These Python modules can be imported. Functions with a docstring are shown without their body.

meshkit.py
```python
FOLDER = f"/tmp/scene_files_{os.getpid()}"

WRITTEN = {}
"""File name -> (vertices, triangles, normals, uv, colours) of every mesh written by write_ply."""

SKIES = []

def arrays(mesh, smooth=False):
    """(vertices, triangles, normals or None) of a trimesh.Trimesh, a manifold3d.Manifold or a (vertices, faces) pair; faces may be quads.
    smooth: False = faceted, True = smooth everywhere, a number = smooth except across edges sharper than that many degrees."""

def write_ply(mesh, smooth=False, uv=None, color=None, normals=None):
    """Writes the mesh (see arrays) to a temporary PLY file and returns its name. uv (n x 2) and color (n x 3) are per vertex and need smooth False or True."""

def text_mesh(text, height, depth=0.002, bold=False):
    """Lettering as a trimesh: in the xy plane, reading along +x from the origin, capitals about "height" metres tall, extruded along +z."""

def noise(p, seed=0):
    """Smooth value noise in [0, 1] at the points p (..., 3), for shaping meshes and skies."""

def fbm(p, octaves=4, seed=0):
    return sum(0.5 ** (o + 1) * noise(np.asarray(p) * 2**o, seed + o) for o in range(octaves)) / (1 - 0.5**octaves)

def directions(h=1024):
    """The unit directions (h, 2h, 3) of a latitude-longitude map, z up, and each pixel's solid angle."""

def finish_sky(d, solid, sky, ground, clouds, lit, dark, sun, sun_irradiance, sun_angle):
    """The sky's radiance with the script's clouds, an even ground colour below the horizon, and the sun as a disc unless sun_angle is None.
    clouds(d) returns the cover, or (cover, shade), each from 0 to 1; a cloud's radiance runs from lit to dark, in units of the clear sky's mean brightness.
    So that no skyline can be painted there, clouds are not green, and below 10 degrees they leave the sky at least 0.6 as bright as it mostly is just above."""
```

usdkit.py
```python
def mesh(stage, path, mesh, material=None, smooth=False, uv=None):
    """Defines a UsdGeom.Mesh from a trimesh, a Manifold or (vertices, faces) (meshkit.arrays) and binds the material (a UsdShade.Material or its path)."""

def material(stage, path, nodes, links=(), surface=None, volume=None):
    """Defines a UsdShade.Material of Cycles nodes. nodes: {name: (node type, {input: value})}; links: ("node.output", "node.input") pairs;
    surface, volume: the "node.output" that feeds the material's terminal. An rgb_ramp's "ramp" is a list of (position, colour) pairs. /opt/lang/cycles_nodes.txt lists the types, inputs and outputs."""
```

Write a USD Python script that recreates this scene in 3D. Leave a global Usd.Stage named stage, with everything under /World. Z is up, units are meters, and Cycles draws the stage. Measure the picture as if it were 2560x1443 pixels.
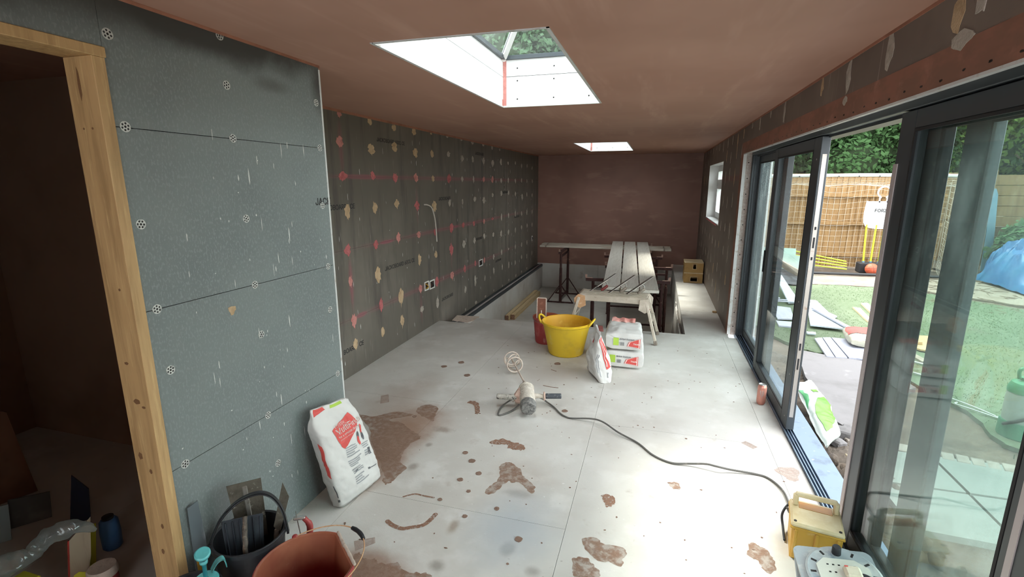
import math, random
import numpy as np, trimesh, usdkit, meshkit
from shapely.geometry import Polygon, Point, LineString, box as sbox
from shapely import affinity
from pxr import Usd, UsdGeom, UsdLux, UsdShade, Gf, Sdf, Vt

stage = Usd.Stage.CreateInMemory()
UsdGeom.SetStageUpAxis(stage, 'Z')
UsdGeom.SetStageMetersPerUnit(stage, 1.0)
UsdGeom.Xform.Define(stage, '/World')
UsdGeom.Scope.Define(stage, '/World/Looks')
random.seed(7)
rng = np.random.default_rng(11)
PI = math.pi

# ------------------------------------------------------------------ camera, sky, sun, exposure
EXPOSURE = 1.0
SKY = (0.93, 0.97, 1.0)
SKY_POWER = 1.0
SUN_POWER, SUN_ANGLE, SUN_TO = 26.0, 14.0, (-0.49, 0.36, 1.0)
F_PX, YAW, PITCH, ROLL, EYE = 1223.3, -16.2316, -12.1294, -0.06, 1.75
cam = UsdGeom.Camera.Define(stage, '/World/camera')
cam.CreateHorizontalApertureAttr(36.0)
cam.CreateVerticalApertureAttr(36.0 * 1443 / 2560)
cam.CreateFocalLengthAttr(36.0 * F_PX / 2560)
cam.CreateClippingRangeAttr(Gf.Vec2f(0.05, 500.0))
cam.CreateExposureAttr(EXPOSURE)
_y, _p, _r = (math.radians(a) for a in (YAW, PITCH, ROLL))
FWD = np.array([math.sin(_y) * math.cos(_p), math.cos(_y) * math.cos(_p), math.sin(_p)])
_r0 = np.array([math.cos(_y), -math.sin(_y), 0.0]); _u0 = np.cross(_r0, FWD)
RGT = math.cos(_r) * _r0 + math.sin(_r) * _u0
UPV = -math.sin(_r) * _r0 + math.cos(_r) * _u0
_m = np.eye(4); _m[0, :3], _m[1, :3], _m[2, :3], _m[3, :3] = RGT, UPV, -FWD, (0, 0, EYE)
cam.AddTransformOp().Set(Gf.Matrix4d(_m.tolist()))
dome = UsdLux.DomeLight.Define(stage, '/World/sky')
dome.CreateColorAttr(Gf.Vec3f(*SKY)); dome.CreateIntensityAttr(SKY_POWER)
sun = UsdLux.DistantLight.Define(stage, '/World/sun')
sun.CreateAngleAttr(SUN_ANGLE); sun.CreateIntensityAttr(SUN_POWER); sun.CreateColorAttr(Gf.Vec3f(1.0, 0.95, 0.86))
_s = np.array(SUN_TO); _s = _s / np.linalg.norm(_s)
_a = np.cross((0, 1, 0), _s); _a /= np.linalg.norm(_a); _b = np.cross(_s, _a)
_m = np.eye(4); _m[0, :3], _m[1, :3], _m[2, :3] = _a, _b, _s
sun.AddTransformOp().Set(Gf.Matrix4d(_m.tolist()))

# ------------------------------------------------------------------ naming, things, parts
_count = {}
def numbered(parent, name):
    k = (parent, name); n = _count.get(k, 0); _count[k] = n + 1
    return f'{parent}/{name}' if n == 0 else f'{parent}/{name}_{n:03d}'

class Node:
    def __init__(s, path, inv): s.path, s.inv = path, inv

def tag(prim, label=None, cat=None, group=None, kind=None):
    for k, v in (('label', label), ('category', cat), ('group', group), ('kind', kind)):
        if v: prim.SetCustomDataByKey(k, v)

def thing(name, label, cat, loc=(0, 0, 0), rz=0.0, group=None, kind=None):
    path = numbered('/World', name)
    x = UsdGeom.Xform.Define(stage, path)
    x.AddTranslateOp().Set(Gf.Vec3d(*map(float, loc))); x.AddRotateZOp().Set(float(math.degrees(rz)))
    tag(x.GetPrim(), label, cat, group, kind)
    m = np.eye(4); c, s = math.cos(rz), math.sin(rz)
    m[:2, :2] = [[c, -s], [s, c]]; m[:3, 3] = loc
    return Node(path, np.linalg.inv(m))

def part(t, name, mesh, mat, smooth=False, label=None, kind=None):
    """A mesh given in world coordinates becomes a part of t (or a sub-part, when t is a part)."""
    path = numbered(t.path, name)
    if isinstance(mesh, (list, tuple)): mesh = cat(*mesh)
    v = np.asarray(mesh.vertices) @ t.inv[:3, :3].T + t.inv[:3, 3]
    usdkit.mesh(stage, path, trimesh.Trimesh(v, mesh.faces, process=False), M[mat] if isinstance(mat, str) else mat, smooth)
    tag(stage.GetPrimAtPath(path), label, None, None, kind)
    return Node(path, t.inv)

def copy_of(t, name, label, loc, rz=0.0, group=None):
    """A copy of thing t with its parts, under the next number."""
    was = stage.GetPrimAtPath(t.path).GetCustomData()
    n = thing(name, label, was['category'], loc, rz, group or was.get('group'))
    p = stage.GetPrimAtPath(n.path); p.GetReferences().AddInternalReference(Sdf.Path(t.path)); p.SetInstanceable(True)
    return n

def solo(name, mesh, mat, label, cat_, smooth=False, group=None, kind=None):
    """A thing that is one mesh."""
    path = numbered('/World', name)
    if isinstance(mesh, (list, tuple)): mesh = cat(*mesh)
    usdkit.mesh(stage, path, mesh, M[mat] if isinstance(mat, str) else mat, smooth)
    tag(stage.GetPrimAtPath(path), label, cat_, group, kind)

# ------------------------------------------------------------------ shapes
V = lambda *a: np.array(a, float)
def unit(v): v = np.asarray(v, float); return v / np.linalg.norm(v)
def tm(v, f): return trimesh.Trimesh(np.asarray(v, float), np.asarray(f), process=False)
def cat(*m):
    flat = []
    for x in m: flat += list(x) if isinstance(x, (list, tuple)) else [x]
    vs, fs, n = [], [], 0
    for x in flat:
        vs.append(np.asarray(x.vertices)); fs.append(np.asarray(x.faces) + n); n += len(x.vertices)
    return tm(np.vstack(vs), np.vstack(fs))
_BF = np.array([[0,2,1],[1,2,3],[4,5,6],[5,7,6],[0,1,4],[1,5,4],[2,6,3],[3,6,7],[0,4,2],[2,4,6],[1,3,5],[3,7,5]])
def box(a, b, bev=0.0):
    a, b = np.minimum(a, b).astype(float), np.maximum(a, b).astype(float)
    if bev:
        bev = min(bev, 0.45 * (b - a).min()); v = []
        for i in range(8):
            s = V(i & 1, (i >> 1) & 1, (i >> 2) & 1)
            for k in range(3):
                e = np.full(3, bev); e[k] = 0
                v.append(np.where(s > 0, b - e, a + e))
        return hull(v)
    return tm([[(a, b)[i & 1][0], (a, b)[(i >> 1) & 1][1], (a, b)[(i >> 2) & 1][2]] for i in range(8)], _BF)
def hull(pts):
    h = trimesh.convex.convex_hull(np.asarray(pts, float)); return tm(h.vertices, h.faces)
def frame(o, x, y, z): m = np.eye(4); m[:3, 0], m[:3, 1], m[:3, 2], m[:3, 3] = x, y, z, o; return m
def put(mesh, m):
    return tm(np.asarray(mesh.vertices) @ m[:3, :3].T + m[:3, 3], mesh.faces)
def move(mesh, d): return tm(np.asarray(mesh.vertices) + np.asarray(d, float), mesh.faces)
def rotz(mesh, a, c=(0, 0, 0)):
    R = np.eye(3); R[:2, :2] = [[math.cos(a), -math.sin(a)], [math.sin(a), math.cos(a)]]; c = np.asarray(c, float)
    return tm((np.asarray(mesh.vertices) - c) @ R.T + c, mesh.faces)
def axes(d, up=(0, 0, 1)):
    z = unit(d); up = np.asarray(up, float)
    if abs(z @ unit(up)) > 0.98: up = V(1, 0, 0) if abs(z[0]) < 0.9 else V(0, 1, 0)
    x = unit(np.cross(up, z)); return x, np.cross(z, x), z
def beam(p, q, w, h, up=(0, 0, 1), bev=0.0):
    p, q = np.asarray(p, float), np.asarray(q, float); x, y, z = axes(q - p, up); L = np.linalg.norm(q - p)
    return put(box((-w / 2, -h / 2, 0), (w / 2, h / 2, L), bev), frame(p, x, y, z))
def tube(pts, r, n=8, closed=False):
    p = np.asarray(pts, float); m = len(p)
    t = (np.roll(p, -1, 0) - np.roll(p, 1, 0)) if closed else np.gradient(p, axis=0)
    t /= np.linalg.norm(t, axis=1, keepdims=True) + 1e-12
    a = axes(t[0])[0]; A = []
    for i in range(m):
        a = a - t[i] * (a @ t[i]); a /= np.linalg.norm(a) + 1e-12; A.append(a)
    A = np.array(A); B = np.cross(t, A); r = np.broadcast_to(r, (m,))
    ang = np.arange(n) * 2 * PI / n
    v = (p[:, None] + r[:, None, None] * (np.cos(ang)[None, :, None] * A[:, None] + np.sin(ang)[None, :, None] * B[:, None])).reshape(-1, 3)
    f = []
    for i in range(m if closed else m - 1):
        j = (i + 1) % m
        for k in range(n):
            l = (k + 1) % n; f += [[i*n+k, i*n+l, j*n+l], [i*n+k, j*n+l, j*n+k]]
    if not closed:
        v = np.vstack([v, p[0], p[-1]])
        for k in range(n):
            l = (k + 1) % n; f += [[m*n, l, k], [m*n+1, (m-1)*n+k, (m-1)*n+l]]
    return tm(v, f)
def rod(p, q, r, n=12, r2=None): return tube([p, q], [r, r if r2 is None else r2], n)
def lathe(prof, n=32, o=(0, 0, 0), axis=(0, 0, 1)):
    """prof: (radius, height) pairs; a closed outline when both ends have radius 0 or meet."""
    prof = np.asarray(prof, float); ang = np.arange(n) * 2 * PI / n; m = len(prof)
    v = np.stack([prof[:, None, 0] * np.cos(ang), prof[:, None, 0] * np.sin(ang), np.broadcast_to(prof[:, None, 1], (m, n))], -1).reshape(-1, 3)
    f = []
    for i in range(m - 1):
        for k in range(n):
            l = (k + 1) % n; f += [[i*n+k, i*n+l, (i+1)*n+l], [i*n+k, (i+1)*n+l, (i+1)*n+k]]
    x, y, z = axes(axis) if abs(unit(axis)[2]) < 0.999 else (V(1, 0, 0), V(0, 1, 0), V(0, 0, 1))
    return put(tm(v, f), frame(np.asarray(o, float), x, y, z))
def prism(poly, h0, h1):
    if not hasattr(poly, 'geom_type'): poly = Polygon(poly)
    if not poly.is_valid: poly = poly.buffer(0)
    ms = []
    for g in getattr(poly, 'geoms', [poly]):
        m = trimesh.creation.extrude_polygon(g, h1 - h0, engine='earcut'); ms.append(tm(m.vertices + V(0, 0, h0), m.faces))
    return cat(*ms)
# wall frames: a flat shape drawn with x to the right and y up as someone facing the wall sees it
def on_x(mesh, x, y=0, z=0): return put(mesh, frame((x, y, z), (0, 1, 0), (0, 0, 1), (1, 0, 0)))      # on a wall that faces +x
def on_xm(mesh, x, y=0, z=0): return put(mesh, frame((x, y, z), (0, -1, 0), (0, 0, 1), (-1, 0, 0)))   # faces -x
def on_ym(mesh, y, x=0, z=0): return put(mesh, frame((x, y, z), (1, 0, 0), (0, 0, 1), (0, -1, 0)))    # faces -y
def splat(w, h, n=14, rough=0.25, r=random):
    ph = [r.uniform(-1, 1) for _ in range(n)]
    return [(w / 2 * (1 + rough * ph[k]) * math.cos(2 * PI * k / n), h / 2 * (1 + rough * ph[(k * 5) % n]) * math.sin(2 * PI * k / n)) for k in range(n)]
def spl(pts, n=8, closed=False):
    p = np.asarray(pts, float); m = len(p); out = []
    for i in range(m if closed else m - 1):
        a, b, c, d = (p[(i-1) % m], p[i], p[(i+1) % m], p[(i+2) % m]) if closed else (p[max(i-1, 0)], p[i], p[i+1], p[min(i+2, m-1)])
        for k in range(n):
            t = k / n; out.append(0.5 * (2*b + (c-a)*t + (2*a-5*b+4*c-d)*t*t + (3*b-a-3*c+d)*t**3))
    if not closed: out.append(p[-1])
    return np.array(out)
def wob(mesh, amp, scale, seed=0):
    v = np.asarray(mesh.vertices); d = np.stack([meshkit.fbm(v * scale, 3, seed + k) for k in range(3)], -1) - 0.5
    return tm(v + 2 * amp * d, mesh.faces)
def text(s, h, bold=True, depth=0.0008): return meshkit.text_mesh(s, h, depth, bold)
def grid_surface(P):
    """A quad grid of points (a, b, 3) as triangles."""
    P = np.asarray(P, float); a, b = P.shape[:2]; i, j = np.meshgrid(np.arange(a - 1), np.arange(b - 1), indexing='ij')
    q = np.stack([i*b+j, (i+1)*b+j, (i+1)*b+j+1, i*b+j+1], -1).reshape(-1, 4)
    return tm(P.reshape(-1, 3), np.vstack([q[:, [0, 1, 2]], q[:, [0, 2, 3]]]))
def shell(P, th):
    """A grid of points as a sheet of thickness th (both sides and the rim)."""
    P = np.asarray(P, float); du = np.gradient(P, axis=0); dv = np.gradient(P, axis=1)
    n = np.cross(du, dv); n /= np.linalg.norm(n, axis=-1, keepdims=True) + 1e-12
    A, B = grid_surface(P + n * th / 2), grid_surface(P - n * th / 2); a, b = P.shape[:2]; N = a * b
    ring = [i*b for i in range(a)] + [(a-1)*b+j for j in range(1, b)] + [i*b+b-1 for i in range(a-2, -1, -1)] + [j for j in range(b-2, 0, -1)]
    f = []
    for k in range(len(ring)):
        p, q = ring[k], ring[(k+1) % len(ring)]; f += [[p, q, q + N], [p, q + N, p + N]]
    return tm(np.vstack([A.vertices, B.vertices]), np.vstack([A.faces, B.faces[:, ::-1] + N, f]))

# ------------------------------------------------------------------ materials
M = {}
def lin(c): return tuple(((x / 255) / 12.92 if x / 255 <= 0.04045 else ((x / 255 + 0.055) / 1.055) ** 2.4) for x in c)
def mat(name, rgb, rough=0.6, layers=(), bump=None, metal=0.0, spec=0.5, world=False, masks=(), trans=0.0, coat=0.0, island=0.0, holes=None):
    """rgb in sRGB 0-255. layers: (rgb, scale, lo, hi, stretch, detail) noise layers mixed in turn. bump: (scale, strength, stretch, detail).
    masks: (rgb, centre, half sizes, softness, ragged, noise scale, amount) patches with a shape of their own, in object space."""
    n = {'p': ('principled_bsdf', dict(base_color=lin(rgb), roughness=rough, metallic=metal, specular_ior_level=spec, transmission_weight=trans, coat_weight=coat))}
    l = []
    n['tc'] = ('geometry', {}) if world else ('texture_coordinate', {})
    src = 'tc.position' if world else 'tc.object'
    col = None; k = 0
    def mix_in(col, fac, c):
        nonlocal k
        k += 1; mx = f'mx{k}'; n[mx] = ('mix_color', dict(blend_type='mix', b=lin(c)))
        if col: l.append((col, f'{mx}.a'))
        else: n[mx][1]['a'] = lin(rgb)
        l.append((fac, f'{mx}.fac')); return f'{mx}.result'
    def noise(scale, stretch, detail, key):
        n['mp' + key] = ('mapping', dict(mapping_type='point', scale=stretch)); l.append((src, f'mp{key}.vector'))
        n['nz' + key] = ('noise_texture', dict(scale=scale, detail=detail, roughness=0.6)); l.append((f'mp{key}.vector', f'nz{key}.vector'))
        return f'nz{key}.fac'
    for i, L in enumerate(layers):
        c, scale, lo, hi = L[:4]; stretch = L[4] if len(L) > 4 else (1, 1, 1); detail = L[5] if len(L) > 5 else 4
        f = noise(scale, stretch, detail, f'L{i}')
        n[f'mr{i}'] = ('map_range', dict(range_type='smoothstep', from_min=lo, from_max=hi, clamp=True)); l.append((f, f'mr{i}.value'))
        col = mix_in(col, f'mr{i}.result', c)
    for i, (c, cen, half, soft, ragged, ns, amt) in enumerate(masks):
        n[f'va{i}'] = ('vector_math', dict(math_type='subtract', vector2=cen)); l.append((src, f'va{i}.vector1'))
        n[f'vb{i}'] = ('vector_math', dict(math_type='divide', vector2=half)); l.append((f'va{i}.vector', f'vb{i}.vector1'))
        n[f'vc{i}'] = ('vector_math', dict(math_type='length')); l.append((f'vb{i}.vector', f'vc{i}.vector1'))
        f = noise(ns, (1, 1, 1), 5, f'K{i}')
        n[f'ma{i}'] = ('math', dict(math_type='multiply_add', value2=ragged, value3=-ragged * 0.5)); l.append((f, f'ma{i}.value1'))
        n[f'mb{i}'] = ('math', dict(math_type='add')); l += [(f'ma{i}.value', f'mb{i}.value1'), (f'vc{i}.value', f'mb{i}.value2')]
        n[f'mq{i}'] = ('map_range', dict(range_type='smoothstep', from_min=1 - soft, from_max=1.0, to_min=amt, to_max=0.0, clamp=True)); l.append((f'mb{i}.value', f'mq{i}.value'))
        col = mix_in(col, f'mq{i}.result', c)
    if island:
        n['gi'] = ('geometry', {}); n['hs'] = ('hsv', dict(hue=0.5, saturation=1.0, fac=1.0, color=lin(rgb)))
        n['im'] = ('map_range', dict(from_min=0.0, from_max=1.0, to_min=1 - island, to_max=1 + island)); l.append(('gi.random_per_island', 'im.value')); l.append(('im.result', 'hs.value'))
        if col: l.append((col, 'hs.color'))
        n['hs2'] = n.pop('hs'); l = [(a.replace('hs.', 'hs2.'), b.replace('hs.', 'hs2.')) for a, b in l]; col = 'hs2.color'
    if col: l.append((col, 'p.base_color'))
    if bump:
        f = noise(bump[0], bump[2] if len(bump) > 2 else (1, 1, 1), bump[3] if len(bump) > 3 else 5, 'B')
        n['bp'] = ('bump', dict(strength=bump[1], distance=0.01)); l += [(f, 'bp.height'), ('bp.normal', 'p.normal')]
    out = 'p.BSDF'
    if holes:      # a thin dusty film: bare specks where the noise is low
        f = noise(holes[0], (1, 1, 1), 6, 'H'); n.update(hm=('map_range', dict(range_type='smoothstep', from_min=holes[1], from_max=holes[2], to_min=holes[3], to_max=holes[4], clamp=True)), ht=('transparent_bsdf', {}), hx=('mix_closure', {}))
        l += [(f, 'hm.value'), ('hm.result', 'hx.fac'), ('ht.BSDF', 'hx.closure1'), ('p.BSDF', 'hx.closure2')]; out = 'hx.closure'
    M[name] = usdkit.material(stage, f'/World/Looks/{name}', n, l, surface=out)
def glass(name, tint=(0.93, 0.97, 0.96), dirt=0.0, scale=3.0, lo=0.5, hi=0.8, stretch=(1, 1, 1), dirt_rgb=(200, 210, 208), ior=1.5):
    n = {'t': ('transparent_bsdf', dict(color=tint)), 'g': ('glossy_bsdf', dict(color=(1, 1, 1), roughness=0.0)), 'w': ('layer_weight', dict(blend=.5)), 'e': ('math', dict(math_type='power', value2=5.0)), 'f': ('math', dict(math_type='multiply_add', value2=.6, value3=.03)), 'm': ('mix_closure', {})}
    l = [('w.facing', 'e.value1'), ('e.value', 'f.value1'), ('f.value', 'm.fac'), ('t.BSDF', 'm.closure1'), ('g.BSDF', 'm.closure2')]; out = 'm.closure'
    if dirt:
        n.update(tc=('texture_coordinate', {}), mp=('mapping', dict(mapping_type='point', scale=stretch)), nz=('noise_texture', dict(scale=scale, detail=6.0, roughness=0.6, distortion=0.8)),
                 mr=('map_range', dict(range_type='smoothstep', from_min=lo, from_max=hi, to_min=dirt * 0.25, to_max=dirt, clamp=True)), d=('diffuse_bsdf', dict(color=lin(dirt_rgb))), x=('translucent_bsdf', dict(color=lin(dirt_rgb))), dm=('mix_closure', dict(fac=0.5)), m2=('mix_closure', {}))
        l += [('tc.object', 'mp.vector'), ('mp.vector', 'nz.vector'), ('nz.fac', 'mr.value'), ('mr.result', 'm2.fac'), ('m.closure', 'm2.closure1'), ('d.BSDF', 'dm.closure1'), ('x.BSDF', 'dm.closure2'), ('dm.closure', 'm2.closure2')]; out = 'm2.closure'
    M[name] = usdkit.material(stage, f'/World/Looks/{name}', n, l, surface=out)
def leaf(name, rgb, rgb2):
    n = {'gi': ('geometry', {}), 'rp': ('rgb_ramp', {'ramp': [(0, lin(rgb)), (1, lin(rgb2))]}), 'd': ('diffuse_bsdf', {}), 't': ('translucent_bsdf', {}), 'm': ('mix_closure', dict(fac=0.35))}
    l = [('gi.random_per_island', 'rp.fac'), ('rp.color', 'd.color'), ('rp.color', 't.color'), ('d.BSDF', 'm.closure1'), ('t.BSDF', 'm.closure2')]
    M[name] = usdkit.material(stage, f'/World/Looks/{name}', n, l, surface='m.closure')

# ------------------------------------------------------------------ the looks of things
XL, XR, XP, YF, YC, H = -2.631, 0.8925, -1.769, 11.2, 2.395, 2.363
ZP = -0.66                                    # sunken floor
W_ = dict(world=True)
pk = (150, 84, 94)
PK = [(pk, (XL, 7.2, 1.81), (.1, 4.6, 0.04), .9, .9, 2.2, 0.50), (pk, (XL, 7.0, 1.17), (.1, 4.6, 0.04), .9, .9, 2.0, 0.48), (pk, (XL, 6.6, .53), (.1, 4.4, 0.05), .9, .9, 2.2, 0.40),
      (pk, (XL, 3.78, 2.05), (.1, .05, 0.29), .9, .8, 3, 0.40), (pk, (XL, 3.79, .84), (.1, .045, 0.32), .9, .8, 3, 0.64), (pk, (XL, 5.15, 1.5), (.1, .045, 0.32), .9, .8, 3, 0.32),
      (pk, (XL, 6.1, .80), (.1, .05, 0.32), .9, .8, 3, 0.32), (pk, (XL, 5.15, .30), (.1, .05, 0.29), .9, .8, 3, 0.28), (pk, (XL, 4.15, 1.81), (.1, .6, 0.03), .6, .6, 3, 0.48), (pk, (XL, 4.45, 1.165), (.1, .16, 0.02), .4, .3, 3, 0.72),
      (pk, (XL, 6.25, 1.17), (.1, .15, 0.02), .4, .3, 3, 0.64), (pk, (XL, 3.92, .53), (.1, .12, 0.03), .5, .3, 3, 0.64)]
mat('board_dark', (102, 96, 87), .55, [((120, 113, 103), 1.1, .42, .75), ((86, 80, 75), 2.6, .48, .72, (1, 3, .35)), ((140, 133, 124), 14, .62, .8, (1, 3, .25), 3)], (220, .12), masks=PK, **W_)
mat('board_right', (112, 99, 90), .6, [((130, 117, 106), 1.3, .45, .75), ((160, 148, 138), 7, .63, .8, (1, 4, .3), 3)], (220, .12), masks=[((140, 70, 72), (XR, 7, 1.81), (.1, 3, .06), .9, .8, 2, .4)], **W_)
mat('board_grey', (118, 125, 124), .5, [((109, 116, 116), 1.6, .4, .7), ((126, 133, 132), 130, .5, .66, (1, 1, .5), 1)], (260, .045, (1, 1, .6), 2),
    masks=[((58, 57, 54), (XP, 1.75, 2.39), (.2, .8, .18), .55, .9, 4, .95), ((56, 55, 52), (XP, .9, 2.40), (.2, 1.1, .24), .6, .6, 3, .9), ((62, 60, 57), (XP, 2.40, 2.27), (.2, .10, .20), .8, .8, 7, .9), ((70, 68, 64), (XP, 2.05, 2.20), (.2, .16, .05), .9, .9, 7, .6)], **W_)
mat('plaster_brown', (142, 102, 88), .55, [((128, 90, 77), .9, .4, .7), ((150, 110, 96), 2.2, .5, .75, (1, .35, 3))], (9, .05, (1, 1, 6)), **W_)
mat('plaster_ceiling', (182, 139, 121), .6, [((170, 127, 109), .7, .38, .68), ((190, 148, 130), 2.4, .5, .75, (2.4, .3, 1))], (8, .04, (3, .5, 1)), **W_)
mat('plaster_orange', (166, 112, 90), .7, [((146, 96, 76), 7, .45, .7)], (40, .2), **W_)
mat('plaster_band', (150, 102, 84), .65, [((132, 94, 77), 4, .42, .62, (1, 1, 2.5)), ((164, 116, 98), 9, .55, .75)], (40, .1), **W_)
mat('white_board', (226, 226, 224), .6, [((214, 212, 210), 2, .45, .7)], (60, .03), **W_)
mat('white_bead', (206, 206, 204), .5, [((170, 160, 150), 12, .55, .75)], (80, .1), **W_)
mat('pit_wall', (196, 192, 186), .6, [((180, 172, 164), 1.4, .42, .7), ((160, 146, 136), 3, .6, .8)], (60, .05), **W_)
br = (146, 112, 92)
FS = [(br, (-1.66, 2.78, 0), (.30, .62, .3), .75, .7, 4, .85), (br, (-1.60, 2.42, 0), (.20, .36, .3), .6, .8, 6, .7), ((150, 118, 98), (-1.65, 3.1, 0), (.42, .3, .3), .9, .8, 4, .7), (br, (-1.2, 1.68, 0), (.30, .16, .3), .7, .7, 7, .8),
      ((150, 124, 106), (-1.95, 3.3, 0), (.35, .8, .3), .9, .8, 2.5, .45), ((132, 120, 108), (-.67, 2.42, 0), (.12, .06, .2), .9, .8, 14, .6), ((128, 122, 114), (-.6, 1.99, 0), (.055, .07, .2), .7, .5, 14, .7),
      ((150, 132, 114), (-.92, 2.06, 0), (.04, .08, .2), .8, .6, 14, .8), ((136, 128, 118), (-.89, 1.79, 0), (.06, .05, .2), .9, .6, 14, .7), ((140, 130, 120), (-.45, 1.88, 0), (.05, .045, .2), .8, .6, 14, .6),
      ((140, 128, 118), (-1.38, 2.5, 0), (.045, .06, .2), .8, .7, 14, .7), ((140, 128, 118), (-1.4, 2.77, 0), (.035, .04, .2), .8, .7, 14, .7), ((172, 178, 184), (-.62, 2.15, 0), (.34, .42, .2), .9, .6, 5, .75),
      ((150, 134, 122), (-1.40, 2.99, 0), (.12, .06, .2), .9, 1.0, 22, .8), ((160, 140, 124), (-.7, 2.62, 0), (.3, .25, .2), .9, .7, 9, .25), ((160, 142, 128), (-.9, 4.25, 0), (.5, .5, .2), .9, .8, 6, .3)]
mat('floor_board', (205, 202, 196), .62, [((192, 187, 180), 1.1, .38, .68), ((212, 209, 204), 3.4, .48, .72), ((176, 166, 156), 6, .62, .82), ((150, 140, 132), 34, .68, .8, (1, 1, 1), 3), ((222, 220, 216), 26, .66, .76)], (70, .10), masks=FS, **W_)
mat('floor_edge', (140, 136, 130), .8, **W_)
mat('pit_floor', (190, 186, 178), .6, [((172, 166, 158), 1.2, .4, .68), ((150, 140, 130), 5, .62, .8)], (70, .08), **W_)
for i, c in enumerate([(150, 114, 94), (158, 128, 110), (134, 108, 94), (184, 162, 150)]):
    mat(f'stain_{i}', c, .8, holes=[(70, .38, .5, .2, .95), (26, .36, .62, .3, .9), None, (40, .3, .7, .35, .75)][i], layers=[(tuple(x - 16 for x in c), 26, .45, .7), (tuple(min(255, x + 22) for x in c), 60, .55, .75)], bump=(160, .4), **W_)
for i, c in enumerate([(190, 108, 108), (196, 168, 134), (180, 170, 158), (202, 136, 128)]):
    mat(f'filler_{i}', c, .85, [(tuple(x - 22 for x in c), 18, .45, .7), (tuple(min(255, x + 18) for x in c), 30, .55, .75)], (120, .5), **W_)
mat('print_dark', (42, 42, 42), .7)
mat('paint_white', (200, 200, 196), .5)
mat('screw', (40, 38, 36), .5, metal=.5)
mat('washer', (196, 196, 192), .45, [((150, 150, 148), 80, .5, .7)], metal=.3)
mat('alu_dark', (58, 64, 68), .42, [((74, 80, 84), 3, .5, .75, (1, 1, .4))], metal=.2, **W_)
mat('alu_sill', (104, 122, 142), .35, [((84, 98, 114), 8, .5, .7), ((150, 156, 164), 20, .62, .8)], metal=.35, **W_)
mat('alu_mauve', (190, 180, 180), .45, metal=.2)
mat('lock_strip', (172, 167, 160), .35, [((150, 130, 112), 20, .6, .75)], metal=.5)
mat('rubber', (26, 26, 28), .7)
mat('upvc', (222, 222, 220), .4)
wood_l = [((166, 132, 88), 5, .4, .7, (6, 6, .5), 5), ((206, 172, 122), 9, .5, .75, (8, 8, .6), 4), ((116, 78, 46), 3.5, .72, .8, (1, 1, .5), 2)]
mat('timber', (190, 154, 106), .6, wood_l, (40, .08, (6, 6, .4)))
mat('handle_knot', (118, 84, 54), .7)
mat('roof_dark', (60, 60, 60), .9)
mat('brick_ext', (150, 110, 92), .9)
glass('pane_clear', dirt=.025, lo=.45, hi=.75, scale=2.2)
glass('pane_dusty', (.86, .92, .90), dirt=.15, scale=2.2, lo=.46, hi=.78, stretch=(1, 1, .35))
glass('pane_smeared', (.82, .88, .87), dirt=.2, scale=5.5, lo=.5, hi=.72, stretch=(1, 1.4, .3))
glass('pane_roof', (.9, .96, .95), dirt=.10, scale=6, lo=.55, hi=.7)

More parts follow.
